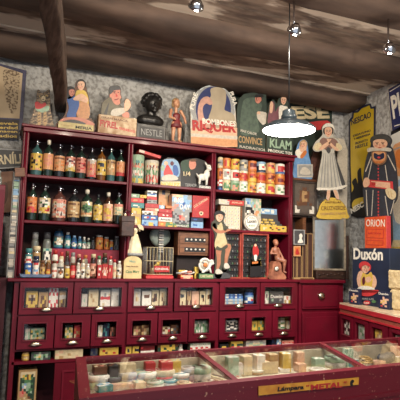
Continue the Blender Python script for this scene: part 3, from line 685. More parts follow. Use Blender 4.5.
stack([(141.6, 157.8, 220.5, 226.6, ['lllllll', 'lblyyll', 'bllyybl'], 'light blue and yellow carton, bottom of the middle stack'),
       (141.8, 157.8, 215.6, 220.3, ['bbbbbbb', 'bwxbwwb', 'bbbbxbb'], 'violet blue carton with white lettering in the middle stack'),
       (142.2, 157.4, 211.2, 215.4, ['wwwwwff', 'wkwkwpf', 'kwkkwff'], 'white carton printed with small black cars'),
       (145.2, 158.8, 207.8, 211, ['pppppcc', 'pxpppcw', 'ppxppcc'], 'dusky pink carton with a cream end'),
       (145.2, 159.3, 203.3, 207.6, ['rrrrrrr', 'rrrxrrr', 'rrrrrrr'], 'plain red carton in the middle stack'),
       (147, 157.2, 199.3, 203.1, ['sssss', 'akska', 'sssss'], 'grey and black carton above the plain red one'),
       (147, 157.2, 196, 199.1, ['xxxxx', 'xdxxx'], 'thin dull red carton near the top of the middle stack'),
       (147.2, 157, 189.8, 195.8, ['wwwww', 'nnwnn', 'llbbl', 'wwwww'], 'white and blue carton on top of the middle stack')], YF+.03, ZS2)
stack([(158.3, 174.8, 221.5, 226.5, ['oooggyy', 'oyogggy', 'ooogyyy'], 'orange and green carton, bottom of the third stack'),
       (158.5, 172.4, 216.8, 221.3, ['wwwwwww', 'wwwwwww', 'wwwwwww'], 'white carton with a black word, in the third stack', .07, ('Amada', 'k', (.12, .25), (.88, .25), .5)),
       (158.2, 172.4, 212.4, 216.6, ['rrrrrrr', 'rrwrwrr', 'rrrrrrr'], 'red carton with small white letters in the third stack'),
       (159, 172, 208.2, 212.2, ['xrrrrrr', 'rrrrprr', 'rrrrrrr'], 'deep red carton above the red lettered one'),
       (159, 164.8, 204.4, 208, ['llwl', 'lwwl'], 'small pale blue carton on the deep red one', .06)], YF+.03, ZS2)
zz = at(165, 208.2, YF+.03).z+.002
carton(165.4, 171.6, 204.4, YF+.03, zz-.0015, ['oooo', 'ohoo'], 'small orange carton on the deep red one', G4, .05, h=.022)
carton(158.6, 170, 189.8, YF+.11, ZS2, ['vvnnvvv', 'hhhhvvn', 'hhhhhvn', 'hohhhhh', 'hhhpphh', 'hohhhnn', 'bhhnbnn', 'bbnnbbb', 'bbbbnbb'], 'tall carton with an orange face above blue, at the back', G4, .05)
s_bd = carton(172.6, 189.4, 211.5, YF+.03, ZS2, ['ssssssss', 'sasszsss', 'asaxpszs', 'assxppss', 'ssapppss', 'sssasasa', 'saasaaas', 'ggeeeeeg', 'gyeeeeeg'], 'grey carton with a pink flower and a green lettered foot', G4, .08, text=('MANGALET', 'w', (.22, .05), (.97, .05), .12))
o = carton(172, 192, 191.6, YF+.03, ZS2+at(180, 211.5, YF+.03).z-at(180, 227.3, YF+.03).z, ['ffcccllss', 'llpllllss', 'lsslwllll', 'sslllblls', 'spplbblll', 'ppsslblss', 'psssslsss'], 'blue-grey carton lettered in large white capitals, on the flower carton', G4, .08, h=.132)
b = MB(); W2 = .068; b.text('BIG', 'w', (-W2+.004, .068), (.012, .068), .036, -.0405, .001, .03); b.text('DAY', 'w', (-.016, .018), (W2, .018), .040, -.0405, .001, .03); b.build('lettering', o)
o['label'] = 'blue-grey carton with two short words in large white capitals'
z = ZS2
for (ya, yb, ch, lb) in ((220, 227, 'l', 'sky blue carton under the navy one'), (215.8, 220, 'n', 'navy blue carton beneath the big red tin')):
    h_ = .05 if ch == 'l' else .032
    carton(191, 203.2, ya, YF+.03, z, [ch*6, ch+'b'*2+ch*3, ch*6], lb, G4, .09, h=h_); z += h_+.0005
cx, w_, h = fit(192.8, 209.8, 192, YF+.03, ZS2)
m = MB(); hb = .172; m.box(-w_/2, w_/2, -.03, .03, 0, hb, 'r', .002); m.poly([(-w_/2+.012, hb*.42), (w_/2-.022, hb*.93), (w_/2-.008, hb*.86), (-w_/2+.026, hb*.34)], -.0312, -.030, 'x')
m.text('LUZ SONORA', 'c', (-w_/2+.016, hb*.43), (w_/2-.014, hb*.86), .018, -.0312, .001)
m.poly(smooth_pts([(-.012, .028), (0, .018), (.016, .024), (.02, .042), (.004, .050), (-.014, .044)]), -.0312, -.03, 'c'); m.poly(smooth_pts([(-.002, .028), (.008, .03), (.008, .04), (-.004, .04)]), -.0324, -.0312, 'k')
o = m.build('tall_tin'); o.location = (cx, YF+.062, ZS2+.0835); tag(o, 'big red tin with a diagonal cream word and a crest, leaning by the upright', 'tin')

# ---------------------------------------------------------------- right bay, second shelf
Y = YF+.03
cs = thing('sample_case', 'upright brown-edged case holding rows of little cream packets, second shelf right', 'display case', (at(230.5, 216, Y).x, Y, ZS2))
x0 = at(220, 216, Y).x-cs.location.x; x1 = at(242.3, 216, Y).x-cs.location.x; H = at(230, 205, Y).z-ZS2
m = MB(); m.box(x0, x1, .03, .05, 0, H, WOODM); m.box(x1-.014, x1, 0, .03, 0, H, WOODM, .001); m.box(x0, x0+.006, 0, .03, 0, H, WOODM); m.box(x0, x1, 0, .03, 0, .006, WOODM); m.box(x0, x1, 0, .03, H-.006, H, WOODM); m.build('case', cs)
G5 = 'small cream packets in the brown sample case'
nx, nz = 3, 7; dx = (x1-.016-x0-.008)/nx; dz = (H-.014)/nz; vert = ['left', 'middle', 'right']; hor = ['bottom', 'second', 'third', 'fourth', 'fifth', 'sixth', 'top']
for i in range(nx):
    for j in range(nz):
        m = MB(); m.box(.0008, dx-.0012, 0, .027, 0, dz-.0008, mat('cream_packet_card', (208, 198, 172), .6)); m.art([random.choice(['zcczzc', 'czzccz']), 'zzqzsz' if (i+j) % 2 else 'zszzpz'], .003, dx-.004, .004, dz-.005, -.0004)
        o = m.build('packet'); o.location = (cs.location.x+x0+.007+i*dx, Y+.0025, ZS2+.0062+j*dz)
        tag(o, f'cream packet in the {vert[i]} column of the sample case, {hor[j]} row', 'packet', G5)
carton(218.8, 244, 195.2, Y, ZS2+H+.0008, ['zzzzxrrrrrrr', 'zczzzrrrrrrr', 'zzczsrxrrrrr', 'zzzzzrrrrrrr'], 'long carton, cream at one end and red at the other, on the sample case', G4, .07, h=.042, text=('AMUR', 'f', (.5, .3), (.95, .3), .4))
s = Sheet('patterned_tin', 'tall cream tin with a green, grey and blue floral pattern behind the round tin', 'tin', (at(253, 216, Y+.03).x, Y+.035, ZS2))
q0, q1 = s.q(245, 216)[0], s.q(261, 216)[0]; hh = s.q(253, 198.5)[1]
s.mb.box(q0, q1, 0, .06, 0, hh, 'z', .003); s.mb.art(['lllzqqzqc', 'zblqlqzzq', 'szzlqpqzc', 'kkkkzqzqq', 'kwzkkzhhz', 'zkkwkhhzq', 'qzfhhzqzz', 'zqzqfzqzc', 'qzzzzqzqz', 'zqzqzzqzz', 'zzqzzqzzq'], q0+.002, q1-.002, .002, hh-.002, -.0006); s.done('tin_body')
cx, w_, h = fit(244.3, 259.2, 213.3, Y, ZS2); r = w_/2
t = thing('round_tin', 'round cream lid tin standing on edge with a dark lettered ring', 'tin', (cx, Y, ZS2+r))
TR = Matrix.Rotation(math.pi/2, 4, 'X')
MB().lathe([(r*.96, -.028), (r, -.026), (r, -.004), (r*.96, 0)], 'z', n=28, T=TR).build('tin_body', t)
m = MB(); ring = [(r*.86*math.cos(a), r*.86*math.sin(a)) for a in [6.2832*i/28 for i in range(28)]]; m.poly(ring, -.0012, 0, 'a'); m.poly([(a*.94, b*.94) for a, b in ring], -.0022, -.001, 'w')
m.text('Laxen', 'k', (-r*.6, -.006), (r*.6, -.002), r*.42, -.0024, .0008); m.text('BUSTO', 'g', (-r*.42, -r*.5), (r*.42, -r*.5), r*.2, -.0024, .0008); m.text('DURA', 's', (-r*.36, r*.42), (r*.36, r*.42), r*.2, -.0024, .0008); m.build('lid_print', t)
for o_ in t.children: o_.location.y = 0
# yellow counter display
cx, w_, h = fit(260.5, 287, 208, Y, ZS2)
t = thing('counter_display', 'stepped dark card display stand with a blue header and a yellow front strip', 'display stand', (cx, Y, ZS2))
W = w_/2
m = MB(); m.poly([(-W+.004, 0), (W-.02, 0), (W-.05, h-.002), (-W+.01, h-.002)], .085, .088, 'a')
for k in range(3): m.box(-W+.003, W-.016-.008*k, .018+.022*k, .040+.022*k, 0, .046+.024*k, 'a')
m.poly([(0, 0), (.09, 0), (.09, h*.95), (.0, .03)], W-.0155, W-.0125, 'a', T=Matrix.Rotation(math.radians(90), 4, 'Z') @ Matrix.Scale(1, 4)) if False else None
m.build('stand', t)
m = MB(); m.poly([(-W+.008, h*.76), (W-.05, h*.76), (W-.05, h), (-W+.008, h)], .081, .0845, 'l'); m.art(['lwlwwlwl', 'llwlllwl'], -W+.012, W-.055, h*.80, h*.96, .0805); m.build('header_card', t)
m = MB(); m.box(-W+.003, W-.004, 0, .017, 0, .052, 'y', .001); m.art(['yyyyyyyyyyyy', 'yccykyyryyny', 'ycyyyuyynyyy', 'yyyyyyyyyyyy'], -W+.005, W-.006, .002, .048, -.0006); m.build('front_strip', t)
G6 = 'little yellow boxes on the stepped display'
for k in range(3):
    for i in range(3):
        o = MB().box(-.021, .021, -.009, .009, 0, .016, 'y', .001).art(['ycvcy', 'yyyyy'], -.019, .019, .002, .014, -.0096).build('small_box')
        o.location = (cx-W+.032+i*.058-k*.004, Y+.029+.022*k, ZS2+.0465+.024*k); o.rotation_euler.z = .06
        tag(o, f'little yellow box, {vert[i]} one on the {["lowest", "middle", "highest"][k]} step of the display stand', 'box', G6)
# ================================================================ left bay on the ledge
Z = ZL+.0005; ZR = ZL+.201
YR = 3.635
GR = 'bottles and jars on the red riser step'
def back(a, b, yt, body, rows, capm, lbl, **k): return jar(a, b, yt, YR, ZR, body, rows, capm, lbl, GR, **k)
back(31.5, 39.5, 232, 'clear', ['zzz', 'zsz', 'szs'], 's', 'dusty clear glass jar at the left end of the riser step', capf=.1) if False else None
jar(31.5, 39.5, 232, YR, Z, 'clear', ['ssss', 'zszs', 'ssas'], 's', 'tall dusty glass jar in the back left corner of the ledge', GR, name='jar')
jar(43, 52, 232, YR, Z, 'clear', ['aaaa', 'asya', 'syya', 'ayys'], 'a', 'tall glass jar with a yellow patch, beside the dusty jar', GR, name='jar')
jar(54, 64.5, 228.5, YR, ZR, 'blue', ['aaaaaa', 'atwcta', 'atcwwa', 'tcwcct', 'tawwaa', 'atttta'], 'k', 'wide dark teal jar with a white figure, biggest on the riser step', GR, capf=.12)
for (a, b, yt, body, cm, rows, lbl) in (
 (65, 71.2, 232, 'blue', 'w', ['tttt', 'twwt', 'lwwl', 'wtwt', 'tttt'], 'slim blue bottle with a white label right of the wide teal jar'),
 (71.8, 77.2, 235.5, 'blue', 'l', ['bbbb', 'bwtb', 'wtww', 'twwb', 'bbtb'], 'blue bottle with a bold white figure label'),
 (77.8, 82, 236.5, 'blue', 'l', ['tttt', 'twwt', 'wnwt', 'tttt'], 'small blue bottle, fourth of the blue row'),
 (82.4, 86.3, 237, 'clear', 'w', ['tttt', 'wwaw', 'awwa', 'wwww'], 'small white and teal bottle in the blue row'),
 (86.8, 90.4, 238, 'green', 'w', ['qqqq', 'wawq', 'wwqw'], 'small dark bottle with a pale label, end of the blue row'),
 (91, 95.4, 237, 'black', 'k', ['kaka', 'akak'], 'black unlabelled bottle left of the orange tins')):
    back(a, b, yt, body, rows, cm, lbl, name='bottle', cat='bottle', capw=.6)
for (a, b, yt, rows, lbl) in ((96.2, 103.8, 235.2, ['ooooo', 'ohyho', 'oyuoo', 'hooyh', 'ooooo'], 'tallest orange jar with a silver lid on the riser step'),
 (104.3, 109.2, 237, ['oooo', 'ohyo', 'ouyo', 'oooo'], 'middle-sized orange jar with a silver lid on the riser step'), (109.6, 113.6, 240, ['oooo', 'oyyo', 'obbo'], 'smallest orange jar, right of the other two')):
    back(a, b, yt, 'o', rows, 's', lbl, capw=.92, capf=.14, lz=(.04, .95))
back(114.6, 119.6, 236, 'clear', ['asas', 'sasa'], 's', 'clear glass tumbler jar at the right end of the riser step')
# tray with cans
cx, w_, h = fit(19.5, 51.5, 270.5, YL+.02, Z); 
m = MB(); TRAYM = mat('blue_grey_enamel', (104, 122, 152), .35, rgb2=(84, 98, 124))
prof = [(-w_/2, .030), (-w_/2+.012, .002), (w_/2-.012, .002), (w_/2, .030), (w_/2-.006, .030), (w_/2-.017, .008), (-w_/2+.017, .008), (-w_/2+.006, .030)]
m.poly(prof, .0, .13, TRAYM); m.box(-w_/2+.011, w_/2-.011, .0, .006, .002, .027, TRAYM); m.box(-w_/2+.011, w_/2-.011, .124, .13, .002, .027, TRAYM)
o = m.build('enamel_tray'); o.location = (cx, YL+.012, ZL-.0012); tag(o, 'shallow blue-grey enamel tray holding spray cans at the left end of the ledge', 'tray')
ZT = Z+.0072; GS = 'cans standing in the blue-grey tray'
def spray(a, b, yt, Yc, rows, capm, dome, lbl):
    cx, w_, h = fit(a, b, yt, Yc, ZT); r = w_/2
    t = thing('aerosol_can', lbl, 'can', (cx, Yc+r, ZT), 0, GS)
    MB().lathe([(r*.96, 0), (r, .003), (r, h*.80), (r*.9, h*.83)], CHROME, n=20).build('body', t)
    MB().lathe([(r*.92, h*.83+.0003), (r*.92, h*.96), (r*.8, h)], pm(capm), n=20).build('cap', t)
    MB().wrap(rows, r+.001, .004, h*.79, 85).build('printed_wrap', t)
spray(25.3, 32.7, 248.3, YL+.03, ['tttt', 'twwt', 'wxxw', 'rwwr', 'bbbb', 'blwb', 'bbbb', 'nylb', 'byyb', 'bbbb'], 't', 0, 'blue aerosol can with a teal cap and a red and white band, in the tray')
spray(33.2, 39.6, 256, YL+.03, ['nnnn', 'wxxw', 'wwww', 'lwwl', 'wllw', 'wwpw', 'lwwl'], 'n', 0, 'short pale blue aerosol can with a navy cap, in the tray')
spray(32.9, 41, 246, YL+.078, ['vvvv', 'cvvc', 'vvvv', 'uvvu'], 'c', 0, 'gold aerosol can with a cream cap behind the pale blue one')
cx, w_, h = fit(43, 51.6, 248, YL+.085, ZT)
o = carton(43, 51.6, 248.3, YL+.08, ZT, ['qqttqq', 'kkwwkk', 'kwwwwk', 'kwkkwk', 'kkwwkk', 'wwkkww', 'wwwkww', 'akwwka', 'uuukuu', 'kuukku'], 'black carton with a white face and a green top, back of the tray', GS, .04)
jar(40, 45.6, 260.3, YL+.03, ZT, 'amber', ['vvvv', 'vuyv', 'yvvu', 'vuvv'], 'u', 'small amber jar with a tan label, left of two in the tray', GS)
jar(45.9, 51.2, 260.3, YL+.03, ZT, 'amber', ['uuuu', 'uoou', 'oyyo', 'uoou'], 'v', 'small amber jar with an orange seal, right of two in the tray', GS)
# crowd of little bottles
GJ = 'small bottles and jars crowded on the ledge'
fr = [(52.3, 57.2, 260.5, 'milk', 'u', ['wwww', 'rppr', 'wwww', 'wpww'], 'pinkish white jar with a brown cap, front row beside the tray'),
 (57.7, 64.4, 259.5, 'milk', 'w', ['aaaaa', 'wwuww', 'wuuuw', 'wuouw', 'wwuww', 'zwwwz'], 'white bottle with a brown picture label, front row'),
 (65, 70, 266.5, 'y', 'w', ['yyyy', 'ycyy', 'yuuy', 'yyyy'], 'short yellow jar with a white cap, front row'),
 (70.4, 75.9, 262.8, 'r', 'u', ['xxxx', 'xffx', 'rffx', 'xxxx'], 'red jar with a pink label, front row'),
 (76.3, 80.6, 262.8, 'milk', 'w', ['rwwr', 'wwww', 'wkkw', 'wwww', 'kwwk'], 'white bottle with a black mark, front row'),
 (81, 85.6, 259.8, 'milk', 'c', ['cccc', 'wwww', 'wukw', 'wkww', 'cwwc'], 'tall white bottle with a dark emblem, front row'),
 (86, 90.3, 263.8, 'milk', 'w', ['wccw', 'czcc', 'cuuc', 'wccw'], 'cream bottle with a brown patch, front row centre'),
 (90.8, 96.8, 254, 'brown', 'c', ['ppppp', 'pffup', 'fuufp', 'pfffp', 'ppuup'], 'tall brown jar with a dusky pink label, front row'),
 (113, 116.9, 259.5, 'milk', 'x', ['cccc', 'cppc', 'fccf', 'pccp'], 'slim cream bottle with a red cap, right of the red cartons'),
 (117.3, 122, 261, 'milk', 'w', ['wwww', 'akcw', 'cwuw', 'wwww', 'yccy'], 'white bottle with grey print, rightmost in the front row')]
for f in fr: jar(f[0], f[1], f[2], YL+.018, Z, f[3], f[5], f[4], f[6], GJ, name='bottle' if 'bottle' in f[6] else 'jar', cat='bottle' if 'bottle' in f[6] else 'jar', capw=.62 if 'bottle' in f[6] else .85)
for a, b, yt, rows, lbl in ((97.4, 101.9, 264.8, ['rrrr', 'rwwr', 'rrrr', 'rwrr', 'rrrr'], 'narrow red carton at the left of three, front row of the ledge'), (102.2, 108, 264.3, ['rrrrr', 'rfrfr', 'frwrf', 'rfwfr', 'rrrrr'], 'red carton with a pale star, middle of three on the ledge'),
    (108.3, 112.7, 265, ['rrrr', 'rcrr', 'rrrx', 'xrrr'], 'red carton with one cream spot, right of three on the ledge')):
    carton(a, b, yt, YL+.018, Z, rows, lbl, GJ, .035)
bk = [(52.5, 58.6, 250, 'w', 'r', ['rrrrr', 'wwwww', 'wrxrw', 'wwrww', 'rwwwr'], 'white jar with red bands, behind the front row next to the tray'),
 (59.2, 64.2, 252, 'c', 'x', ['cwwc', 'rwwr', 'cxxc', 'cwwc'], 'cream jar with a red stripe, second in the back row'),
 (65, 70, 251, 'brown', 'u', ['aaaa', 'vuuv', 'uaau', 'vuuv'], 'dark brown jar in the back row'),
 (70.6, 76, 252.5, 'milk', 's', ['ssss', 'apaw', 'wwaw', 'pwwp'], 'grey and white jar in the back row behind the red jar'),
 (76.5, 82, 254, 'brown', 'p', ['uppu', 'pvvp', 'uvpu'], 'brown jar with a pink cap in the back row'),
 (83.2, 88.4, 255, 'milk', 'o', ['pffp', 'czzc', 'cuuc'], 'cream jar with an orange cap in the back row'),
 (97, 101.8, 255.8, 'milk', 'g', ['cccc', 'cggc', 'wccw', 'qccq'], 'pale bottle with a green cap behind the red cartons'),
 (102.3, 108.4, 253, 'green', 'u', ['uuuuu', 'ccgcc', 'cqqgc', 'vccvc'], 'squat dark jar with a cream and green label behind the red cartons'),
 (108.8, 113, 256, 'milk', 'x', ['xwwx', 'wppw', 'wuuw'], 'white jar with a red rim behind the rightmost red carton')]
for f in bk: jar(f[0], f[1], f[2], YL+.085, Z, f[3], f[5], f[4], f[6], GJ, name='bottle' if 'bottle' in f[6] else 'jar', cat='bottle' if 'bottle' in f[6] else 'jar', capw=.75)

# brown leather case hanging on the upright
p = at(126.7, 224, YF-.05); q = at(133.3, 224, YF-.05); hw = q.x-p.x; zt, zb = at(127, 213.5, YF-.05).z, at(127, 236.5, YF-.05).z
t = thing('leather_case', 'worn dark brown leather case with metal clasps hanging on the upright beside the large bottles', 'case', (p.x, YF-.07, (zt+zb)/2)); hh = (zt-zb)/2
LE = mat('dark_brown_leather', (72, 44, 36), .5, rgb2=(48, 30, 26), scale=30, bump=.2)
m = MB(); m.box(-hw, hw, -.02, .045, -hh, hh*.7, LE, .006); m.box(-hw*1.03, hw*1.03, -.024, .047, hh*.25, hh*.78, LE, .004); m.box(-hw*.9, hw*.9, -.023, -.02, hh*.3, hh*.42, LE); m.box(-hw*.8, hw*.8, -.023, -.02, -hh*.6, -hh*.52, LE); m.build('body', t)
for x in (-.022, .028):
    m = MB(); m.lathe([(.008, 0), (.011, .006), (.007, .012)], CHROME, cx=x, cy=0, z=hh*.88, n=12); m.box(x-.007, x+.007, -.021, -.005, hh*.5, hh*.92, CREAMP); m.build('clasp', t)
m = MB(); m.tube([(-.03, 0, hh*.9), (0, .03, hh+.03), (.04, .055, hh+.01)], .004, LE, 6); m.build('strap', t)

# ================================================================ middle bay on the ledge
# cream lady statue on an arched lettered base
PLC = mat('cream_plaster', (232, 218, 184), .6, rgb2=(204, 184, 146), scale=24)
Yl = YL+.035
cx, w_, h = fit(124.2, 142, 256, Yl, Z)
t = thing('lady_statue', 'cream plaster lady in a long skirt standing on an arched cream and yellow base', 'statue', (cx, Yl+.04, Z))
m = MB(); W = w_/2; hb = h; arch = [(-W, 0), (W, 0), (W, hb*.72)]+[(W*math.cos(a), hb*.72+hb*.28*math.sin(a)) for a in [math.pi*i/14 for i in range(1, 14)]]+[(-W, hb*.72)]
m.poly(arch, -.035, .035, mat('pale_yellow_plaster', (220, 196, 140), .6, scale=18), None)
m.text('Casa Mary', 'g', (-W*.75, hb*.2), (W*.78, hb*.22), hb*.16, -.0352, .001); m.text('heno de prado', 'u', (-W*.7, hb*.48), (W*.6, hb*.48), hb*.10, -.0352, .001); m.text('Maja', 'q', (-W*.4, hb*.68), (W*.3, hb*.68), hb*.14, -.0352, .001); m.build('base', t)
zt = at(133, 217.5, Yl).z-Z; H = zt-hb
cx2 = .016
m = MB(); sk = [(.058, 0), (.062, .012), (.058, .03), (.052, H*.18), (.042, H*.34), (.028, H*.50), (.020, H*.58)]
vs = []; fs = []; n = 36
for r, z in sk:
    for k in range(n):
        a = 6.2832*k/n; f = 1+.06*math.cos(9*a)*(1 if z < H*.4 else .3); vs.append((cx2+r*f*math.cos(a), r*f*.62*math.sin(a), hb+.0005+z))
for i in range(len(sk)-1):
    for k in range(n): fs.append((i*n+k, i*n+(k+1) % n, (i+1)*n+(k+1) % n, (i+1)*n+k))
fs.append(tuple(reversed(range(n)))); fs.append(tuple((len(sk)-1)*n+k for k in range(n)))
m.add(vs, fs, PLC, True); m.build('skirt', t)
m = MB(); m.lathe([(.0630, .002), (.0655, .012), (.0625, .022)], 's', cx2, 0, hb, 30, sq=.64); m.build('skirt_hem', t, 'grey patterned hem')
m = MB(); b0 = hb+H*.60; m.ell((cx2, 0, b0+.024), (.020, .014, .034), PLC); m.ell((cx2-.002, -.002, b0+H*.27), (.0135, .014, .018), 'f'); m.cap((cx2, 0, b0+.045), (cx2-.001, 0, b0+H*.22), .007, .006, 'f')
m.cap((cx2+.017, 0, b0+.042), (cx2+.032, -.012, b0+.018), .008, .0065, PLC); m.cap((cx2+.032, -.012, b0+.018), (cx2+.022, -.022, b0+.044), .0065, .005, PLC)
m.cap((cx2-.017, 0, b0+.042), (cx2-.026, -.012, b0+.014), .008, .0065, PLC); m.cap((cx2-.026, -.012, b0+.014), (cx2-.004, -.022, b0+.02), .0065, .005, PLC); merged('torso', t, m, .003)
m = MB(); m.ell((cx2, .006, b0+H*.285), (.016, .014, .018), PLC); m.ell((cx2, .004, b0+H*.35), (.010, .008, .012), PLC); merged('mantilla', t, m, .003)
m = MB(); fan = [(0, 0)]+[(.034*math.cos(a), .034*math.sin(a)) for a in [math.radians(-15+12*i) for i in range(12)]]; m.poly([(p[0]+cx2+.022, p[1]+b0+.030) for p in fan], -.030, -.027, PLC); m.build('fan', t)

# wire birdcage with a red plate
Yc = YL+.03
cx, w_, h = fit(147.6, 173.4, 247, Yc, Z+.022)
t = thing('birdcage', 'wire birdcage with a red lettered plate, standing on a red base', 'birdcage', (cx, Yc+.06, Z)); W = w_/2
m = MB(); m.box(-W-.006, W+.006, -.062, .062, 0, .020, 'x', .002); m.box(-W, W, -.056, .056, .020, .028, 'r', .002); m.build('base', t)
m = MB(); zz0, zz1 = .028, h+.018
for zz in (zz0+.003, (zz0+zz1)*.5, zz1):
    m.tube([(-W, -.055, zz), (W, -.055, zz), (W, .055, zz), (-W, .055, zz), (-W, -.055, zz)], .0022, 'c', 6)
for i in range(9): x = -W+2*W*i/8; m.tube([(x, -.055, zz0), (x, -.055, zz1)], .0017, 'c', 5); m.tube([(x, .055, zz0), (x, .055, zz1)], .0013, 's', 5)
for i in range(1, 6): y = -.055+.11*i/6; m.tube([(-W, y, zz0), (-W, y, zz1)], .0013, 's', 5); m.tube([(W, y, zz0), (W, y, zz1)], .0013, 's', 5)
m.build('wire_bars', t)
m = MB(); m.box(-W*.45, W*.72, -.062, -.059, .048+.0, .092, 'r', .001); m.text('GENERAL', 'w', (-W*.38, .064), (W*.66, .064), .015, -.0622, .0008); m.build('nameplate', t)
m = MB(); m.box(-.022, .016, -.03, .0, .0285, .058, 'o', .002); m.box(-.05, -.025, -.02, .03, .0285, .075, 'c', .002); m.build('feeder', t)
m = MB(); m.ell((.0, .0, .105), (.016, .012, .014), 'y'); m.ell((.012, -.004, .118), (.009, .008, .009), 'y'); m.cap((-.012, 0, .10), (-.03, .004, .088), .006, .003, 'y'); m.tube([(-.07, 0, .09), (.07, 0, .09)], .003, 'u', 6); m.build('perch', t, 'perch with a small yellow bird shape')
# grey disc fan with ribbed column behind the cage
t = thing('round_fan', 'round grey-green disc with a ribbed upright column and a dark bun top, behind the birdcage', 'fan', (at(160.5, 240, Yc+.15).x, Yc+.165, Z))
zc = at(160.5, 236, Yc+.15).z-Z; r = (at(171.3, 236, Yc+.15).x-at(150.3, 236, Yc+.15).x)/2
DG = mat('grey_green_tin', (138, 146, 134), .4, rgb2=(92, 102, 96), scale=14)
m = MB(); m.lathe([(r*.97, -.01), (r, 0), (r*.94, .012), (r*.7, .02), (r*.3, .016)], DG, n=30, T=Matrix.Translation((0, 0, zc)) @ Matrix.Rotation(math.pi/2, 4, 'X')); m.build('disc', t)
m = MB(); m.tube([(0, .005, 0), (0, .005, zc)], .012, DG, 8); m.build('post', t)
m = MB(); 
for i in range(11): m.box(-.019, .019, -.036, -.021, zc-.125+.018*i, zc-.125+.018*i+.011, 'z' if i % 2 else 's', .001)
m.box(-.012, .012, -.021, -.012, zc-.125, zc+.075, 'a'); m.build('ribbed_column', t)
m = MB(); m.ell((0, -.02, zc+.092), (.020, .016, .016), 'k'); m.ell((0, -.024, zc+.070), (.015, .012, .014), 'u'); m.build('bun_top', t)

# small wooden cabinet with white-knobbed drawers
Yw = YF+.04
cx, w_, h = fit(178.2, 210.5, 233, Yw, ZL+.175)
t = thing('drawer_box', 'small brown wooden drawer box with two rows of white knobs, raised on a shelf block', 'drawer box', (cx, Yw, Z+.175)); W = w_/2
m = MB(); m.box(-W, W, 0, .10, 0, h, WOODM, .002); m.box(-W-.004, W+.004, -.004, .10, h, h+.006, WOODM, .001); m.build('case', t)
for j, zz in enumerate((h*.13, h*.56)):
    m = MB(); m.box(-W+.012, W-.012, -.006, -.0005, zz-.006, zz+h*.34, WOODM, .001); m.box(-W*.62, W*.66, -.007, -.006, zz+.004, zz+h*.22, 'k'); d = m.build('drawer', t)
    for i in range(5):
        x = -W*.5+W*.27*i; MB().lathe([(.007, 0), (.008, .006), (.004, .010)], 'w', n=10, T=Matrix.Translation((x, -.0075, zz+h*.13)) @ Matrix.Rotation(math.pi/2, 4, 'X')).build('knob', d)
o = MB().box(cx-W+.012, cx+W-.01, Yw+.05, 3.77, Z, Z+.1745, mat('shaded_gap_dark', (34, 24, 24), .8)).build('shelf_block'); tag(o, 'shelf block raising the wooden drawer box, coloured dark like the shaded gap there', 'block')  # block coloured near black to stand in for the shaded gap below the box
# bits in front of the block
o = MB().box(-.05, .05, -.035, .035, 0, .028, 'x', .002).art(['yffffffffy', 'xxffffffxx'], -.048, .048, .002, .026, -.0356).build('flat_tin'); cx = at(186, 272, YL+.04).x; o.location = (cx+.002, YL+.06, Z); tag(o, 'flat red and cream tin on the ledge in front of the drawer box', 'tin')
o = MB().box(-.028, .028, -.015, .015, 0, .062, 'y', .001).art(['yycyy', 'ycvcy', 'yyyyy'], -.026, .026, .002, .058, -.0156).build('small_box'); o.location = (at(182.7, 260, YL+.10).x, YL+.115, Z+.0); tag(o, 'ochre yellow box behind the flat red tin', 'box')
o = MB().box(-.016, .016, -.012, .012, 0, .088, 'y', .001).build('small_box'); o.location = (at(197, 265, YL+.08).x, YL+.095, Z); tag(o, 'narrow bright yellow box beside the round white figure', 'box')
rnd = random.Random(4)
for i in range(6):
    a = rnd.uniform(-.5, .9); L = rnd.uniform(.02, .032); px = 179+2.6*i; P = at(px, 268, YL+.06)
    m = MB(); m.tube([(-L, 0, 0), (L*.7, 0, 0), (L, 0, 0)], [.008, .008, .004], ['s', 'x', 'w', 's', 'p', 'z'][i], 10); m.lathe([(.004, L), (.004, L+.008)], 'k', n=8, T=Matrix.Rotation(math.pi/2, 4, 'Y'))
    o = m.build('paint_tube'); o.location = (P.x, YL+.06+.008*(i % 2), Z+.0405+(.010 if i in (2, 4) else 0)); o.rotation_euler = (0, -.12*(i % 3), rnd.uniform(-.3, .3)); tag(o, f'{["silver grey", "red", "white", "grey striped", "dusky pink", "pale beige"][i]} tube lying on the flat red and cream tin', 'tube', 'tubes on the flat tin')

# white figure with a ring on a green plinth
Yn = YL+.03
t = thing('round_figure', 'white rounded animal figure inside a white ring, on a green lettered plinth', 'figurine', (at(207, 265, Yn).x, Yn+.02, Z)); k = 1
m = MB(); m.box(-.066, .060, -.018, .03, 0, .040, 'e', .002); m.box(-.063, .057, -.0195, -.018, .003, .037, 'g'); m.text('CHETARN', 'c', (-.056, .011), (.050, .011), .020, -.0197, .001); m.build('plinth', t)
rc = (-.010, .105); R_ = .046
m = MB(); N = 22; m.tube([(rc[0]+R_*math.cos(6.2832*i/N), 0, rc[1]+R_*math.sin(6.2832*i/N)) for i in range(N+1)], .009, 'w', 8); m.build('ring', t)
m = MB(); m.lathe([(R_*.86, 0), (R_*.86, .006)], 'z', n=22, T=Matrix.Translation((rc[0], .008, rc[1])) @ Matrix.Rotation(math.pi/2, 4, 'X')); m.ell((rc[0]+.004, -.002, rc[1]), (.018, .008, .018), 'o'); m.ell((rc[0]-.012, -.002, rc[1]+.02), (.010, .006, .008), 's'); m.build('disc', t, 'pale disc with an orange centre')
m = MB(); m.ell((.043, -.008, .132), (.020, .015, .017), WPL); m.cap((.036, -.006, .12), (.022, -.008, .085), .014, .012, WPL); m.cap((.022, -.008, .085), (-.022, -.01, .052), .010, .008, WPL); m.cap((.022, -.008, .085), (.038, -.01, .05), .011, .008, WPL)
m.cap((-.022, -.01, .052), (-.035, -.012, .049), .008, .006, WPL); m.cap((.03, -.01, .105), (.058, -.014, .118), .008, .007, WPL); merged('figure', t, m, .0035)
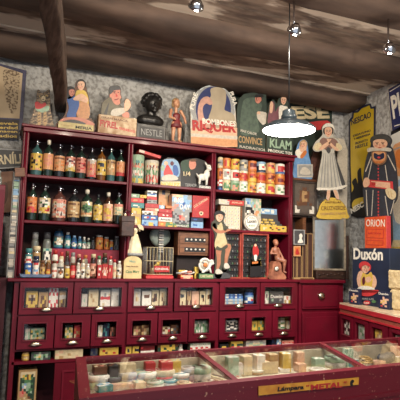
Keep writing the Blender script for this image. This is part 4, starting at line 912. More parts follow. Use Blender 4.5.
m = MB(); m.ell((.05, -.022, .137), (.003, .002, .003), 'k', 8, 5); m.ell((.038, -.023, .137), (.003, .002, .003), 'k', 8, 5); m.build('eyes', t)

# waitress cut-out
s = Sheet('waitress_cutout', 'cutout of a waitress in a cream apron, legs crossed, before the glazed frames', 'cutout', (at(222, 268, YL+.035).x, YL+.05, Z))
s.board([(212, 278), (213, 275), (218, 273), (224, 272.4), (229, 274), (229.6, 278)], 'a', sm=True)
DO = mat('dark_olive_dress', (66, 66, 52), .6); AP = mat('tan_apron_print', (188, 172, 132), .6, rgb2=(168, 152, 112)); LG = mat('tanned_skin_print', (168, 110, 82), .6)
s.board([(215, 277), (215.4, 262), (215.6, 251), (214.8, 240), (215, 234), (211.8, 228), (212, 222.4), (215, 219.4), (214.6, 214), (218, 211), (223, 212), (224.6, 216.4), (223.4, 221), (226, 226), (231.6, 227.4), (231.4, 229.4), (226.6, 231), (226, 236), (228.6, 243), (231.6, 247), (229.4, 257), (227.8, 264.6), (229, 268), (224, 269.6), (222, 266), (221.6, 277)], DO, .0105)
s.face(219.4, 217, 7.4, 8.6, 1, 'f', 'k', 1, 0); s.lay([(214.6, 215.4), (216, 211.8), (221, 210.8), (224.6, 213.6), (224, 216), (220, 213.8)], 'k', 6)
s.lay([(216, 222), (218, 225.4), (221, 222.4), (222.8, 226), (223.4, 231), (226.4, 240), (227, 246.4), (221, 249.6), (215.4, 248.4), (214.8, 242), (217.4, 233), (215, 228)], AP, 1); s.lay([(212.4, 226), (212.6, 222), (216, 220.6), (217.4, 224.4), (216.4, 229.6)], DO, 2); s.lay([(222.2, 223), (225.4, 226), (226.6, 229.6), (223.8, 230.6)], DO, 2); s.lay([(217, 246), (216, 249.6), (222, 250.6), (227.4, 247.4), (226.6, 244.6), (221, 248)], DO, 3)
s.lay([(212.6, 224), (215.4, 223.4), (216.6, 228), (221, 230.4), (230.8, 228.4), (231, 230), (222, 233.4), (216.4, 232.6), (213, 228.6)], LG, 2); s.lay([(228.4, 226.8), (233, 225.8), (234, 227.8), (229, 228.8)], 'z', 3)
s.lay([(222.4, 247), (228.6, 243.6), (231, 247), (228.4, 256), (226.8, 263.6), (224.6, 264), (224.6, 257), (225.4, 250)], LG, 2); s.lay([(216, 249.4), (221.4, 249), (220.6, 256), (220.4, 264), (218, 270), (216.2, 270), (217, 260)], LG, 2); s.lay([(224, 264), (227.2, 263), (229.6, 267.6), (224.6, 268.4)], 'z', 3); s.lay([(215.6, 270), (219, 269), (222.6, 273), (216, 274)], 'z', 3)
s.done('painted_figure')
# glazed frames with miniature bottles
FR = mat('orange_red_frame_wood', (166, 70, 54), .5, rgb2=(128, 48, 40), scale=20)
def glazed(px0, px1, py0, py1, Yf, lbl, grp):
    x0, x1 = at(px0, (py0+py1)/2, Yf).x, at(px1, (py0+py1)/2, Yf).x; z1 = at((px0+px1)/2, py0, Yf).z; z0 = Z
    t = thing('glazed_frame', lbl, 'frame', ((x0+x1)/2, Yf, z0), 0, grp); W = (x1-x0)/2; H = z1-z0; b = .012
    m = MB()
    for a in ((-W, W, 0, b), (-W, W, H-b, H), (-W, -W+b, b, H-b), (W-b, W, b, H-b)): m.box(a[0], a[1], 0, .035, a[2], a[3], FR, .0015)
    m.build('frame', t); m = MB(); m.box(-W+b, W-b, .030, .034, b, H-b, 'k')
    for j in range(1, 7): m.box(-W+b, W-b, .016, .030, b+(H-2*b)*j/7-.002, b+(H-2*b)*j/7, 'a')
    m.build('rack', t); m = MB()
    for j in range(7):
        for i in range(6):
            x = -W+b+.010+(2*W-2*b-.02)*i/5; zz = b+(H-2*b)*j/7+.0003; m.lathe([(.0045, 0), (.0045, .011), (.002, .014), (.002, .018)], ['a', 's', 'u', 'g'][(i*3+j*5) % 4], cx=x, cy=.023, z=zz, n=7)
    o = m.build('miniature_bottles', t); o['kind'] = 'stuff'
    MB().box(-W+b, W-b, .006, .008, b, H-b, PANE).build('glass_pane', t); return t
glazed(224, 241.3, 232, 276.5, YL+.075, 'glazed red-orange frame with rows of tiny bottles, partly behind the waitress cutout', 'glazed miniature frames')
glazed(242, 268.8, 233.5, 276.5, YL+.06, 'glazed red-orange frame of tiny bottles with a red figure standing before it', 'glazed miniature frames')
s = Sheet('red_figure_cutout', 'small red dancing figure on a yellow block, in front of the right glazed frame', 'cutout', (at(256, 266, YL+.05).x, YL+.048, Z))
s.board([(250, 277), (250.6, 260.5), (260.8, 259.5), (261.4, 276.5)], 'k', .004, False)
s.board([(250.6, 266.5), (250.8, 260.5), (260.8, 259.3), (261.2, 265.8)], 'y', .0055, False); s.lay([(252, 264), (252, 261.8), (258, 261.2), (258, 263.4)], 'o', 2, False)
s.board([(252.6, 261), (252.4, 252), (253.4, 246), (255, 243.2), (257.4, 245), (259, 249), (259.6, 255), (258, 260.8)], 'k', .005)
s.lay([(252.8, 254), (253, 247.5), (255, 243.8), (257, 246), (258.8, 250.5), (258, 255.5), (255, 256.5)], 'r', 1); s.lay([(254, 255.5), (256.8, 255), (256.4, 260.5), (254.6, 260.5)], 'w', 2); s.disc(255.3, 245.2, 1.2, 1.4, 'f', 2); s.done('painted_figure')
# seated figure with clock
BRZ = mat('rose_bronze_plaster', (176, 116, 88), .45, rgb2=(116, 68, 52), scale=18)
cx, w_, h = fit(269.5, 287, 239.6, YL+.03, Z)
t = thing('clock_statuette', 'rose-bronze statuette of a seated figure beside a small clock on the ledge', 'statuette', (cx, YL+.065, Z))
m = MB(); k = h/.235
m.poly([(x*k, z*k) for x, z in smooth_pts([(-.055, 0), (.052, 0), (.05, .03), (.03, .045), (.022, .09), (.0, .105), (-.03, .10), (-.038, .06), (-.05, .035)])], -.03, .03, BRZ); m.build('rock_base', t)
m = MB(); c_ = lambda a, b, r0, r1: m.cap(S2(*a), S2(*b), r0*k, r1*k, BRZ)
def S2(x, y, z): return (x*k, y*k, z*k)
c_((.012, 0, .12), (-.006, 0, .172), .018, .020); c_((-.006, 0, .175), (-.006, -.004, .198), .008, .008); m.ell(S2(-.006, -.008, .214), S2(.015, .017, .019), BRZ)
c_((.012, -.006, .118), (.045, -.028, .108), .017, .012); c_((.045, -.028, .108), (.040, -.024, .045), .011, .007); c_((.012, .006, .118), (.038, -.010, .122), .016, .012); c_((.038, -.01, .122), (.05, -.014, .065), .010, .007)
c_((-.024, -.002, .180), (-.042, -.012, .152), .008, .007); c_((-.042, -.012, .152), (-.012, -.028, .150), .006, .005); c_((.012, -.002, .182), (.026, -.014, .150), .008, .006); c_((.026, -.014, .150), (.034, -.026, .122), .006, .005); c_((.04, -.024, .045), (.05, -.034, .04), .007, .005)
merged('seated_figure', t, m, .0035)
m = MB(); m.ell(S2(-.006, -.002, .222), S2(.017, .018, .016), BRZ); merged('hair', t, m, .003)
m = MB(); T_ = Matrix.Translation((-.010*k, -.0305, .062*k)) @ Matrix.Rotation(math.pi/2, 4, 'X'); m.lathe([(.022, 0), (.022, .004), (.019, .006)], 'u', n=22, T=T_); m.lathe([(.017, .0062), (.017, .0072)], 'w', n=22, T=T_)
m.box(-.010*k-.0007, -.010*k+.0007, -.0388, -.0378, .062*k, .062*k+.012, 'k'); m.box(-.010*k, -.010*k+.008, -.0388, -.0378, .062*k-.0007, .062*k+.0007, 'k'); m.build('clock_face', t)
# ================================================================ standing on the cornice
ZQ = ZTOP+.0005; YC_ = YF+.04
TAB = mat('tabby_brown_print', (150, 126, 96), .5, rgb2=(70, 54, 42), scale=34, stretch=(1, 1, 2.2), lo=.45, hi=.55)
s = Sheet('cat_cutout', 'cutout of a sitting tabby cat with a red bow, leftmost on top of the cabinet', 'cutout', (at(41, 126, YC_).x, YC_, ZQ))
s.board([(31, 126), (30.4, 120), (33, 113.5), (34.5, 107), (36.5, 101), (36.8, 95), (38.2, 89.6), (41.5, 93), (45.5, 92), (49.4, 89.6), (49.6, 96), (50.4, 101), (50, 107), (51.5, 114), (52.6, 121), (52, 126.8)], TAB, .01)
s.lay([(35, 103), (41, 103.5), (46, 106), (49, 106), (48.5, 110.5), (42, 112.5), (36, 110)], 'q', 1); s.lay([(35, 102.4), (38, 101.8), (41.6, 104), (45, 102.6), (46, 105.4), (42, 108.2), (38, 109), (35.4, 108)], 'x', 2)
s.lay([(41.4, 97.8), (43.4, 95.6), (45.4, 97.8), (44.8, 100.8), (42, 100.8)], 'c', 1); s.disc(40.2, 96.4, .9, .8, 'y', 1); s.disc(46.4, 96, .9, .8, 'y', 1)
for q in ([(37.8, 113), (40.4, 112.4), (40.8, 124), (38, 124.6)], [(43.6, 113), (46.2, 112.4), (46.6, 124), (43.8, 124.6)]): s.lay(q, 'v', 1)
for x, y, l in ((34, 116, 3), (33, 119, 3.4), (33, 122, 3.4), (48, 115, 3), (48.4, 118, 3.4), (48.6, 121, 3.6), (38, 115, 2), (38, 118, 2.2), (44, 115, 2), (44, 118, 2.2), (38.2, 121, 2.2), (44.2, 121, 2.2), (38.6, 92.6, 1.6), (46.6, 92.6, 1.6), (42.8, 93, 1), (37.4, 98, 2), (47.2, 98, 2)): s.lay([(x, y), (x+l, y-.5), (x+l, y+.3), (x, y+.8)], 'k', 2, False)
for x in (40.4, 46.2): s.disc(x, 96.4, .55, .7, 'k', 3, n=8)
s.disc(43.2, 98.4, .6, .4, 'p', 3, n=8); s.lay([(41.6, 99.8), (43.2, 99.2), (44.8, 99.8), (43.2, 100.2)], 'k', 3, False)
s.done('painted_figure')

s = Sheet('advertising_cutout', 'cutout of a woman in yellow and one in blue above a pale lettered plinth', 'cutout', (at(77, 130, YC_).x, YC_+.01, ZQ))
s.board([(57.5, 129.2), (58, 122), (62, 119), (66, 112), (66.6, 104), (64.8, 96), (66.4, 88), (71, 86.4), (75, 88), (76, 82.5), (80.4, 79.2), (85.4, 82), (86, 87), (88, 95), (89.4, 104), (89, 117), (92.4, 120), (93, 132.6)], 'u', .01)
s.lay([(76, 92), (79, 90), (85, 91), (88, 97), (88.6, 104), (87.4, 118), (78, 117.6), (78.6, 106), (75.4, 99)], 'y', 1); s.lay([(77, 103), (88.4, 104), (88.8, 118), (78, 117.8)], 'h', 2)
s.face(81, 85.6, 7.4, 9, 2, 'f', 'k', -1)
s.lay([(67, 99), (72, 95.8), (78, 98), (79, 106), (76, 114), (75.6, 118.5), (66.6, 117), (69, 108)], 'b', 3); s.lay([(64.6, 94), (67, 87.6), (73, 87), (75.4, 92), (73, 97), (68, 99)], 'k', 3); s.face(71.6, 92.8, 6, 7, 4, 'p', 'k', 1)
s.lay([(80, 94), (84, 95), (88, 99), (86.6, 103), (80, 101), (74, 100.4), (74, 97.6)], 'f', 4)
s.lay([(58, 123), (64, 118), (78, 117.6), (90.6, 121.4), (92.6, 126), (60, 124.8)], 'p', 5); s.lay([(58.4, 125.4), (64, 121), (74, 119.8), (86, 124), (76, 126)], 'a', 6)
s.done('painted_figures')
m = MB(); mb = MB(); s2 = s; q = [s.q(57.6, 121.8), s.q(93, 127.2), s.q(93, 133.2), s.q(57.6, 128)]
q0, q1 = s.q(57.6, 126)[0], s.q(93, 128)[0]; zt = s.q(60, 121.8)[1]
m.box(q0, q1, -.035, -.010, 0, zt*.92, mat('pale_yellow_card', (214, 196, 140), .6), .002); m.build('plinth', s.root)
m = TB(); m.text('MERIA', 'k', (q0+(q1-q0)*.48, zt*.30), (q1-.012, zt*.30), zt*.34, -.0352, .001, .03); m.text('Compania', 'v', (q0+.02, zt*.42), (q0+.1, zt*.42), zt*.2, -.0352, .001); m.build('lettering', s.root)

s = Sheet('smoker_cutout', 'cutout of a man in grey coat and cap behind a worn red-lettered box', 'cutout', (at(116, 132, YC_).x, YC_+.03, ZQ))
CO = mat('grey_green_coat_print', (122, 116, 98), .6, rgb2=(98, 92, 78), scale=20)
s.board([(102, 134), (101.2, 112), (102.6, 103), (107, 98.5), (109.6, 96), (109, 90), (111, 86.4), (118, 85.6), (120.6, 88.5), (120.4, 94), (121.6, 98), (120, 104.6), (124, 108), (125, 104), (124.4, 100.8), (126.8, 98.4), (130, 101), (131, 106), (128.8, 110), (127, 114), (129, 118), (129, 134)], CO, .01)
s.lay([(111, 91), (119.6, 89.6), (120, 94), (121.4, 97.8), (119.6, 99.4), (120, 103.6), (116, 104.8), (112, 100)], 'p', 1); s.lay([(109.2, 92), (110.4, 86.8), (118, 86), (120.8, 89.4), (114, 90.6), (111, 94)], 'a', 2); s.disc(114.4, 93, .7, .5, 'k', 3, n=8); s.disc(118.2, 92.6, .6, .5, 'k', 3, n=8); s.lay([(115.6, 93), (117.8, 96.4), (115.8, 97)], 'x', 3, False); s.lay([(114.2, 99.6), (118.6, 98.4), (118.4, 99.4), (114.6, 100.4)], 'd', 3, False); s.lay([(112.4, 91.8), (115.4, 91.2), (115.4, 91.9), (112.4, 92.4)], 'k', 3, False); s.disc(110.6, 96, 1.1, 1.8, 'p', 3, n=10)
s.lay([(111, 112), (114, 109), (124.6, 108), (124.8, 112.6), (117, 116), (111.4, 115.4)], 'z', 2); s.lay([(124.2, 110), (124.6, 102), (127, 98.6), (130, 101.6), (130.8, 106), (128.4, 109.6), (126, 111.4)], 'f', 3); s.lay([(103, 116), (108, 104), (109, 104), (106, 117)], 'a', 2)
s.lay([(122, 114), (128, 112), (129, 117.6), (124, 118)], 'p', 2)
s.done('painted_figure')
CRATE = mat('worn_printed_card', (206, 186, 156), .7, rgb2=(160, 124, 92), scale=26)
q0, q1 = s.q(96.6, 125)[0], s.q(134.4, 128)[0]; zt = s.q(98, 114.6)[1]
m = MB(); m.box(q0, q1, -.065, -.004, 0, zt*.93, CRATE, .003); m.text('FYREL', 'r', (q0+.010, zt*.34), (q0+(q1-q0)*.5, zt*.30), zt*.32, -.0652, .001, .04); m.text('mosaico', 'x', (q0+(q1-q0)*.53, zt*.30), (q1-.01, zt*.22), zt*.16, -.0652, .001, .02)
m.text('GRAN MARCA', 'u', (q0+.02, zt*.74), (q1-.07, zt*.70), zt*.10, -.0652, .001); m.build('box', s.root)

# black bust
BZ = mat('blackened_bronze', (44, 42, 40), .35, metal=.3, rgb2=(26, 25, 25), scale=30, bump=.3)
cx, w_, h = fit(136.5, 166.5, 96, YC_+.03, ZQ, 138)
t = thing('black_bust', 'black bust of a curly-haired young head on a lettered plinth, on top of the cabinet', 'bust', (cx, YC_+.06, ZQ)); k = h/.30
zp = at(150, 124.5, YC_+.03).z-ZQ
m = MB(); m.box(-w_*.49, w_*.49, -.035, .04, 0, zp, BZ, .004); m.box(-w_*.40, w_*.42, -.037, -.035, zp*.18, zp*.82, 'k'); m.text('NESTLE', 's', (-w_*.34, zp*.32), (w_*.36, zp*.32), zp*.38, -.0372, .0015, .0); m.build('plinth', t)
m = MB(); k *= 1.14; B = lambda *p: (p[0]*k, p[1]*k, zp+p[2]*k)
m.ell(B(.0, .006, .028), (.084*k, .040*k, .040*k), BZ); m.cap(B(0, .008, .04), B(.004, 0, .085), .032*k, .028*k, BZ); m.ell(B(.006, -.006, .125), (.048*k, .052*k, .056*k), BZ, 20, 12)
m.ell(B(.010, -.054, .112), (.009*k, .012*k, .010*k), BZ); m.ell(B(-.004, -.048, .134), (.012*k, .008*k, .006*k), BZ); m.ell(B(.026, -.046, .134), (.012*k, .008*k, .006*k), BZ); m.ell(B(.010, -.050, .093), (.014*k, .008*k, .005*k), BZ); m.ell(B(.010, -.042, .078), (.017*k, .014*k, .012*k), BZ)
m.ell(B(-.044, .004, .118), (.008*k, .012*k, .016*k), BZ); m.ell(B(.056, .004, .118), (.008*k, .012*k, .016*k), BZ); merged('head', t, m, .004)
m = MB(); rnd = random.Random(3)
for i in range(70):
    a = rnd.uniform(0, 6.28); p = rnd.uniform(.1, 1.0)
    x, y, z = math.cos(a)*math.cos(p), math.sin(a)*math.cos(p), math.sin(p)
    if y < -.55 and z < .75: continue
    m.ell(B(.004+.052*x, .004+.054*y, .130+.052*z), (.017*k,)*3, BZ, 8, 5)
merged('curly_hair', t, m, .004)

# figure with crutch in a dark red dress
cx, w_, h = fit(168.5, 189, 95.5, YC_+.02, ZQ, 138); k = h/.30
t = thing('girl_statue', 'painted plaster girl in a dark red tunic holding a stick, on top of the cabinet', 'statue', (cx-.005, YC_+.06, ZQ))
SKN = mat('painted_plaster_skin', (206, 156, 120), .5, rgb2=(160, 104, 78), scale=20); TUN = mat('dark_red_tunic', (122, 42, 44), .5, rgb2=(76, 26, 30), scale=26)
m = MB(); m.lathe([(.07, 0), (.068, .012), (.05, .018)], 'u', n=22, sq=.5); m.build('base', t)
B = lambda *p: (p[0]*k, p[1]*k, .016+p[2]*k)
m = MB(); 
for x in (-.016, .02): m.cap(B(x, 0, .12), B(x*1.1, 0, .065), .017*k, .012*k, SKN); m.cap(B(x*1.1, 0, .065), B(x*1.15, .004, .014), .012*k, .008*k, SKN); m.ell(B(x*1.2, -.012, .008), (.010*k, .020*k, .008*k), SKN)
m.cap(B(-.004, 0, .19), B(-.006, 0, .225), .010*k, .010*k, SKN); m.ell(B(-.006, -.004, .247), (.022*k, .024*k, .027*k), SKN); m.ell(B(-.006, -.028, .244), (.004*k,)*3, SKN)
m.cap(B(-.036, 0, .20), B(-.046, -.010, .155), .011*k, .009*k, SKN); m.cap(B(-.046, -.010, .155), B(-.020, -.030, .140), .009*k, .007*k, SKN); m.cap(B(.026, 0, .20), B(.046, -.008, .165), .011*k, .009*k, SKN); m.cap(B(.046, -.008, .165), B(.056, -.014, .128), .009*k, .007*k, SKN); merged('body', t, m, .0035)
m = MB(); m.lathe([(.046, 0), (.044, .02), (.034, .05), (.026, .07), (.032, .095), (.030, .112), (.014, .120)], TUN, z=.016+.095*k, n=20, sq=.7); m.build('tunic', t)
m = MB(); m.ell(B(-.006, .006, .258), (.026*k, .024*k, .024*k), 'v'); m.ell(B(-.020, .008, .240), (.012*k, .014*k, .020*k), 'v'); m.ell(B(.010, .008, .240), (.012*k, .014*k, .020*k), 'v'); merged('hair', t, m, .0035)
m = MB(); m.tube([B(.058, -.014, .0), B(.057, -.014, .16)], .004, 's', 8); m.build('stick', t); m = MB(); m.ell(B(.038, .02, .06), (.020*k, .018*k, .055*k), 'k'); m.build('dark_stump', t)

# round-topped bonbon board
s = Sheet('bonbon_board', 'board with a beige drinking silhouette on a navy disc over big red lettering', 'sign', (at(214, 140, YC_).x, YC_+.045, ZQ))
ring = [(212.6+22.6*math.cos(a), 109+24*math.sin(a)) for a in [math.radians(180+12*i) for i in range(16)]]
s.board([(190.6, 143.4), (190.6, 112)]+ring+[(235.6, 112), (237, 146.8)], 'z', .012, False)
s.lay([(212.6+22.4*math.cos(6.2832*i/36), min(108.5+23.4*math.sin(6.2832*i/36), 129)) for i in range(36)], mat('pale_grey_blue_ring', (186, 194, 194), .5), 1, False)
s.lay([(212.6+22.4*math.cos(6.2832*i/36), min(108.5+23.4*math.sin(6.2832*i/36), 129)) if i % 2 else (212.6+21.2*math.cos(6.2832*i/36), min(108.5+22*math.sin(6.2832*i/36), 129)) for i in range(36)], 's', 2, False)
s.lay([(213.2+17.6*math.cos(6.2832*i/36), min(109+22.4*math.sin(6.2832*i/36), 128)) for i in range(36)], mat('deep_navy_print', (34, 46, 98), .5), 3, False)
TAU = mat('beige_silhouette', (166, 152, 128), .6, rgb2=(150, 136, 114), scale=9)
s.lay([(210.4, 112), (211.8, 106), (211, 99.4), (209, 98.6), (210.8, 95.6), (210.2, 90), (213, 87.6), (219, 87.6), (224.6, 90), (226, 96), (225.4, 103), (224.2, 109.6), (227.4, 111.6), (232.6, 114), (234.8, 119), (235.4, 129), (208.6, 129), (208.4, 118)], TAU, 4)
s.lay([(197.4, 112), (198.6, 104), (202, 98.4), (207, 96.6), (210.4, 99), (212.4, 103.4), (209.6, 105.2), (206, 103.6), (202.8, 107), (202.6, 113), (204.6, 119), (209, 121), (209, 129), (199.6, 129), (198, 120)], mat('peach_arm_print', (196, 150, 132), .6), 5)  # arm printed in flat peach
s.rect(190.8, 128, 236.8, 147.2, 'f', 5); s.lay([(190.8, 133.4), (237, 136.4), (237, 139.4), (190.8, 136.4)], 'z', 6, False); s.lay([(190.8, 137), (237, 140.2), (237, 147), (190.8, 143.8)], 'h', 6, False)
s.done()
mb = TB(); s.text('RIQUER', 'r', (192.2, 132.6), (236, 135.0), 12.6, 8, mb, .045); s.text('BOMBONES', 'w', (202, 124), (235.2, 127), 5.6, 9, mb, .03); mb.build('lettering', s.root, 'red and white block lettering')
mb = TB(); s.text('PURE', 'w', (193.4, 110), (198, 94), 4.6, 3, mb); s.text('PURA', 'w', (229, 92.5), (233.6, 106), 4.6, 3, mb); mb.build('rim_lettering', s.root)

# green board with the coat man, and the KLAM board in front of the wall panel
GRN = mat('dark_green_board', (52, 66, 56), .6, rgb2=(40, 52, 46), scale=12)
s = Sheet('wall_panel', 'long dark green painted panel with large cream capitals, behind the lamp', 'sign', (at(280, 125, 3.77).x, 3.77, ZQ+.02))
s.board([(228, 93), (332, 97), (332, 134), (323, 160), (228, 150)], mat('darker_green_panel', (38, 54, 48), .6, rgb2=(30, 44, 40)), .012, False)
s.lay([(286, 131), (294, 125), (327, 120.5), (327, 128.5), (300, 131)], 'x', 1)
s.done(); mb = TB(); s.text('PESE', 'c', (279, 120), (329.6, 118.6), 13.5, 2, mb, .045); mb.build('lettering', s.root, 'large cream capitals')
s = Sheet('coat_man_board', 'dark green board with a long-coated man above cream words, left of the lamp', 'sign', (at(250, 148, YC_).x, YC_+.04, ZQ))
s.board([(236.4, 150), (237, 110), (239, 99), (244, 94), (255, 92), (261, 95), (266, 92), (268.4, 152)], GRN, .01, False)
s.lay([(241, 134), (242, 106), (246, 98.6), (255, 97.6), (259, 101), (262, 106), (258, 120), (258.6, 132)], mat('grey_green_long_coat', (84, 100, 86), .6, rgb2=(66, 80, 70)), 1)
s.lay([(255.4, 97), (259.6, 96), (261, 100), (258.6, 103.4), (255.6, 102)], 'p', 2); s.lay([(254.6, 96.6), (258, 93.8), (262.8, 96.8), (259, 97.6)], 'k', 3); s.lay([(257, 112.5), (261, 111.6), (267, 113.6), (268, 120.4), (263, 125), (259, 121), (257, 117.4)], 'z', 3); s.disc(258.4, 113, 1.8, 1.5, 'f', 4); s.face(259, 99.6, 4.6, 5.6, 2, 'p', 'k', 1); s.lay([(254.4, 97.4), (256, 94.4), (260.6, 93.8), (263.4, 97), (259, 97.2)], 'k', 6)
s.done(); mb = TB(); s.text('MAS CALOR', 'z', (240.4, 131.6), (256.6, 135.6), 2.6, 2, mb); s.text('CONVINCE', 'v', (238.4, 142.6), (262, 145.4), 7, 2, mb, .02); s.text('RADRACIOL', 'z', (239.4, 147.6), (266, 151.6), 2.6, 2, mb); mb.build('lettering', s.root, 'cream lettering')
s = Sheet('couple_board', 'green board with a couple above pale green capitals, beneath the lamp', 'sign', (at(283, 148, YC_).x, YC_+.015, ZQ))
s.board([(266.5, 152.8), (267, 118), (269, 104), (273, 99), (277, 104), (279, 98), (284.5, 95), (288, 101), (290.6, 110), (292.4, 130), (293, 156)], GRN, .01, False)
s.lay([(268, 124), (269, 111), (271, 103), (272.6, 101), (274.4, 104), (275, 112), (279, 106), (282, 112), (281, 124)], mat('mauve_jacket', (120, 74, 82), .6), 1); s.lay([(269.6, 112), (270, 103.6), (271.4, 101.4), (273, 104), (272.6, 110), (271.6, 113)], 'f', 2)
s.face(283.4, 100.6, 5.6, 7.6, 2, 'f', 'k'); s.lay([(279, 107), (284, 106), (288.4, 109), (289, 124), (280, 124)], 'w', 2)
s.done(); mb = TB(); s.text('KLAM', 'q', (269.6, 147.2), (291.2, 150.2), 9, 2, mb, .03); s.text('PRODUC TOS', 'w', (268, 151.6), (292, 155), 2.8, 2, mb, .02); mb.build('lettering', s.root, 'pale green and white lettering')

# ================================================================ corner: things on the corner cupboard
ZK = ZL-.0015
Yd = 3.60
# dark picture case
def panel(s, px0, px1, py0, py1): a = s.q(px0, (py0+py1)/2); b = s.q(px1, (py0+py1)/2); c = s.q((px0+px1)/2, py0); d = s.q((px0+px1)/2, py1); return a[0], b[0], d[1], c[1]
hs = thing('corner_shelf', 'tall dark wooden open shelf box standing in the corner behind the picture frame', 'shelf', (at(318, 240, 3.66).x, 3.66, ZK))
x0, x1 = at(291.5, 240, 3.66).x-hs.location.x, at(348, 240, 3.66).x-hs.location.x; H = at(305, 216, 3.66).z-ZK
m = MB(); m.box(x0, x1, .12, .135, 0, H, WOODD); m.box(x0, x0+.012, 0, .12, 0, H, WOODD); m.box(x1-.012, x1, 0, .12, 0, H*.62, WOODD); m.box(x0+.012, x0+.17, 0, .12, H-.014, H, WOODD); m.box(x0+.012, x1-.012, 0, .12, 0, .01, WOODD)
m.box(x0+.115, x0+.15, .0, .12, H*.55, H-.015, WOODM); m.build('carcass', hs)
s = Sheet('framed_picture', 'dark wooden frame around a dim brown picture, beside the cabinet upright', 'frame', (at(305, 215, 3.63).x, 3.63, ZK+H+.001))
a, b, c, d = panel(s, 293.4, 317, 181, 216); c = 0
F_ = mat('dark_frame_wood', (72, 62, 56), .5, rgb2=(50, 42, 38), scale=30)
m = MB(); w = .018
for r in ((a, b, c, c+w), (a, b, d-w, d), (a, a+w, c+w, d-w), (b-w, b, c+w, d-w)): m.box(r[0], r[1], 0, .03, r[2], r[3], F_, .002)
m.build('frame', s.root); m = MB(); m.box(a+w, b-w, .012, .02, c+w, d-w, mat('dim_brown_print', (100, 88, 78), .6, rgb2=(78, 68, 62), scale=9)); m.art(['........', '...uu...', '..uvvu..', '..uvuu..', '..uvvu..', '.uuuuau.', 'w......w', 'ww....ww'], a+w+.004, b-w-.004, c+w+.003, d-w-.003, .0115); m.build('picture', s.root); MB().box(a+w, b-w, .006, .008, c+w, d-w, PANE).build('glass_pane', s.root)
m = MB(); m.box(a-.004, b+.006, -.006, .10, d+.0005, d+.02, WOODM, .002); o = m.build('shelf_board'); o.location = s.root.location; tag(o, 'short brown board lying on the dark picture frame', 'board'); zb = s.root.location.z+d+.0208
# blue card with the child
s = Sheet('child_cutout', 'light blue cutout of a child holding a printed card, above the dark frame', 'cutout', (at(303, 178, 3.64).x, 3.645, zb))
s.board([(294, 178.6), (294.6, 160), (296.4, 149), (299, 142), (303, 139.4), (307, 141.6), (308, 148), (309, 156), (311, 164), (312, 178.8)], mat('sky_blue_print', (110, 152, 196), .5, rgb2=(90, 130, 176)), .01)
s.lay([(299, 150), (300, 145), (306, 145), (306.2, 150), (303, 153), (298.6, 154)], 'f', 1); s.face(303.4, 144.8, 6, 7, 1, 'f', 'v', -1); s.lay([(295, 152), (299, 148.6), (301, 152.4), (306, 151), (303.4, 157), (298, 158)], 'w', 2); s.lay([(300, 156), (304.6, 150.4), (306.6, 152.6), (302, 158.6)], 'o', 3)
s.done('painted_figure'); m = MB(); s.rect(297, 164.4, 312.4, 177.4, 'z', 4, m); s.rect(298.2, 165.4, 311.2, 176, 's', 5, m); s.lay([(300, 174), (301, 169), (304, 167), (309, 170), (309.6, 174.6)], 'z', 6, True, m); m.build('printed_card', s.root)
s = Sheet('brown_figure', 'dark reddish-brown draped shape between the blue child cutout and the lady sign', 'cutout', (at(318, 178, 3.72).x, 3.72, zb)); s.board([(308, 180), (309.4, 166), (312, 156), (315, 148), (318, 146), (320, 160), (318.6, 180)], mat('brown_drape', (96, 58, 50), .6, rgb2=(60, 36, 34)), .02); s.done('figure')

# mirror
s = Sheet('wall_mirror', 'upright mirror in a thin grey-brown frame reflecting the shop, in the corner', 'mirror', (at(330, 268, 3.60).x, 3.60, ZK+.075), -.28)
a, b, c, d = panel(s, 313.2, 346, 217.6, 267); c = 0; w = .016
FM = mat('grey_brown_frame', (150, 138, 118), .5, rgb2=(110, 98, 84), scale=30)
m = MB()
for r in ((a, b, c, c+w), (a, b, d-w, d), (a, a+w, c+w, d-w), (b-w, b, c+w, d-w)): m.box(r[0], r[1], 0, .022, r[2], r[3], FM, .002)
m.build('frame', s.root)
mr = mat('silvered_glass', (206, 204, 194), .16, 1, vary=.05); m = MB(); m.box(a+w, b-w, .008, .014, c+w, d-w, mr); m.build('mirror_glass', s.root); mzt = s.root.location.z+d
bxx = MB(); bxx.box(a, b, -.02, .05, 0, .0745, WOODD, .004)
for i in range(7): bxx.lathe([(.012, 0), (.008, .006)], WOODD, n=10, T=Matrix.Translation((a+.03+i*(b-a-.06)/6, -.0205, .036+.01*(i % 2))) @ Matrix.Rotation(math.pi/2, 4, 'X'))
o = bxx.build('carved_box'); o.location = (s.root.location.x, 3.60, ZK+.0002); tag(o, 'low dark carved box on the corner cupboard, under the mirror', 'box')
# stepped slats
t = thing('stepped_rack', 'brown rack of upright slats rising in steps towards the mirror, on a pale foot', 'rack', (at(303, 272, 3.55).x, 3.55, ZK)); ox = t.location.x
m = MB(); m.box(at(293.3, 272, 3.55).x-ox, at(313.6, 272, 3.55).x-ox, -.01, .05, 0, .014, 'v', .001); m.box(at(299.5, 272, 3.55).x-ox, at(312, 272, 3.55).x-ox, -.014, -.0105, 0, .008, 'u'); m.build('foot', t)
for (p0, p1, yt) in ((293.5, 296.6, 256.4), (297.4, 301.6, 256.2), (302.6, 306.4, 245), (307.6, 312.8, 234)):
    xa, xb = at(p0, 260, 3.55).x-ox, at(p1, 260, 3.55).x-ox; zt = at(p0, yt, 3.55).z-ZK
    m = MB(); m.box(xa, xb, .004, .05, .0145, zt, mat('dark_brown_slat', (70, 44, 36), .5, scale=20), .001); m.box(xa, xa+.004, -.001, .004, .0145, zt, 'v'); m.box(xb-.004, xb, -.001, .004, .0145, zt, 'v'); m.box(xa, xb, -.001, .05, zt, zt+.005, 'v'); m.build('slat', t)
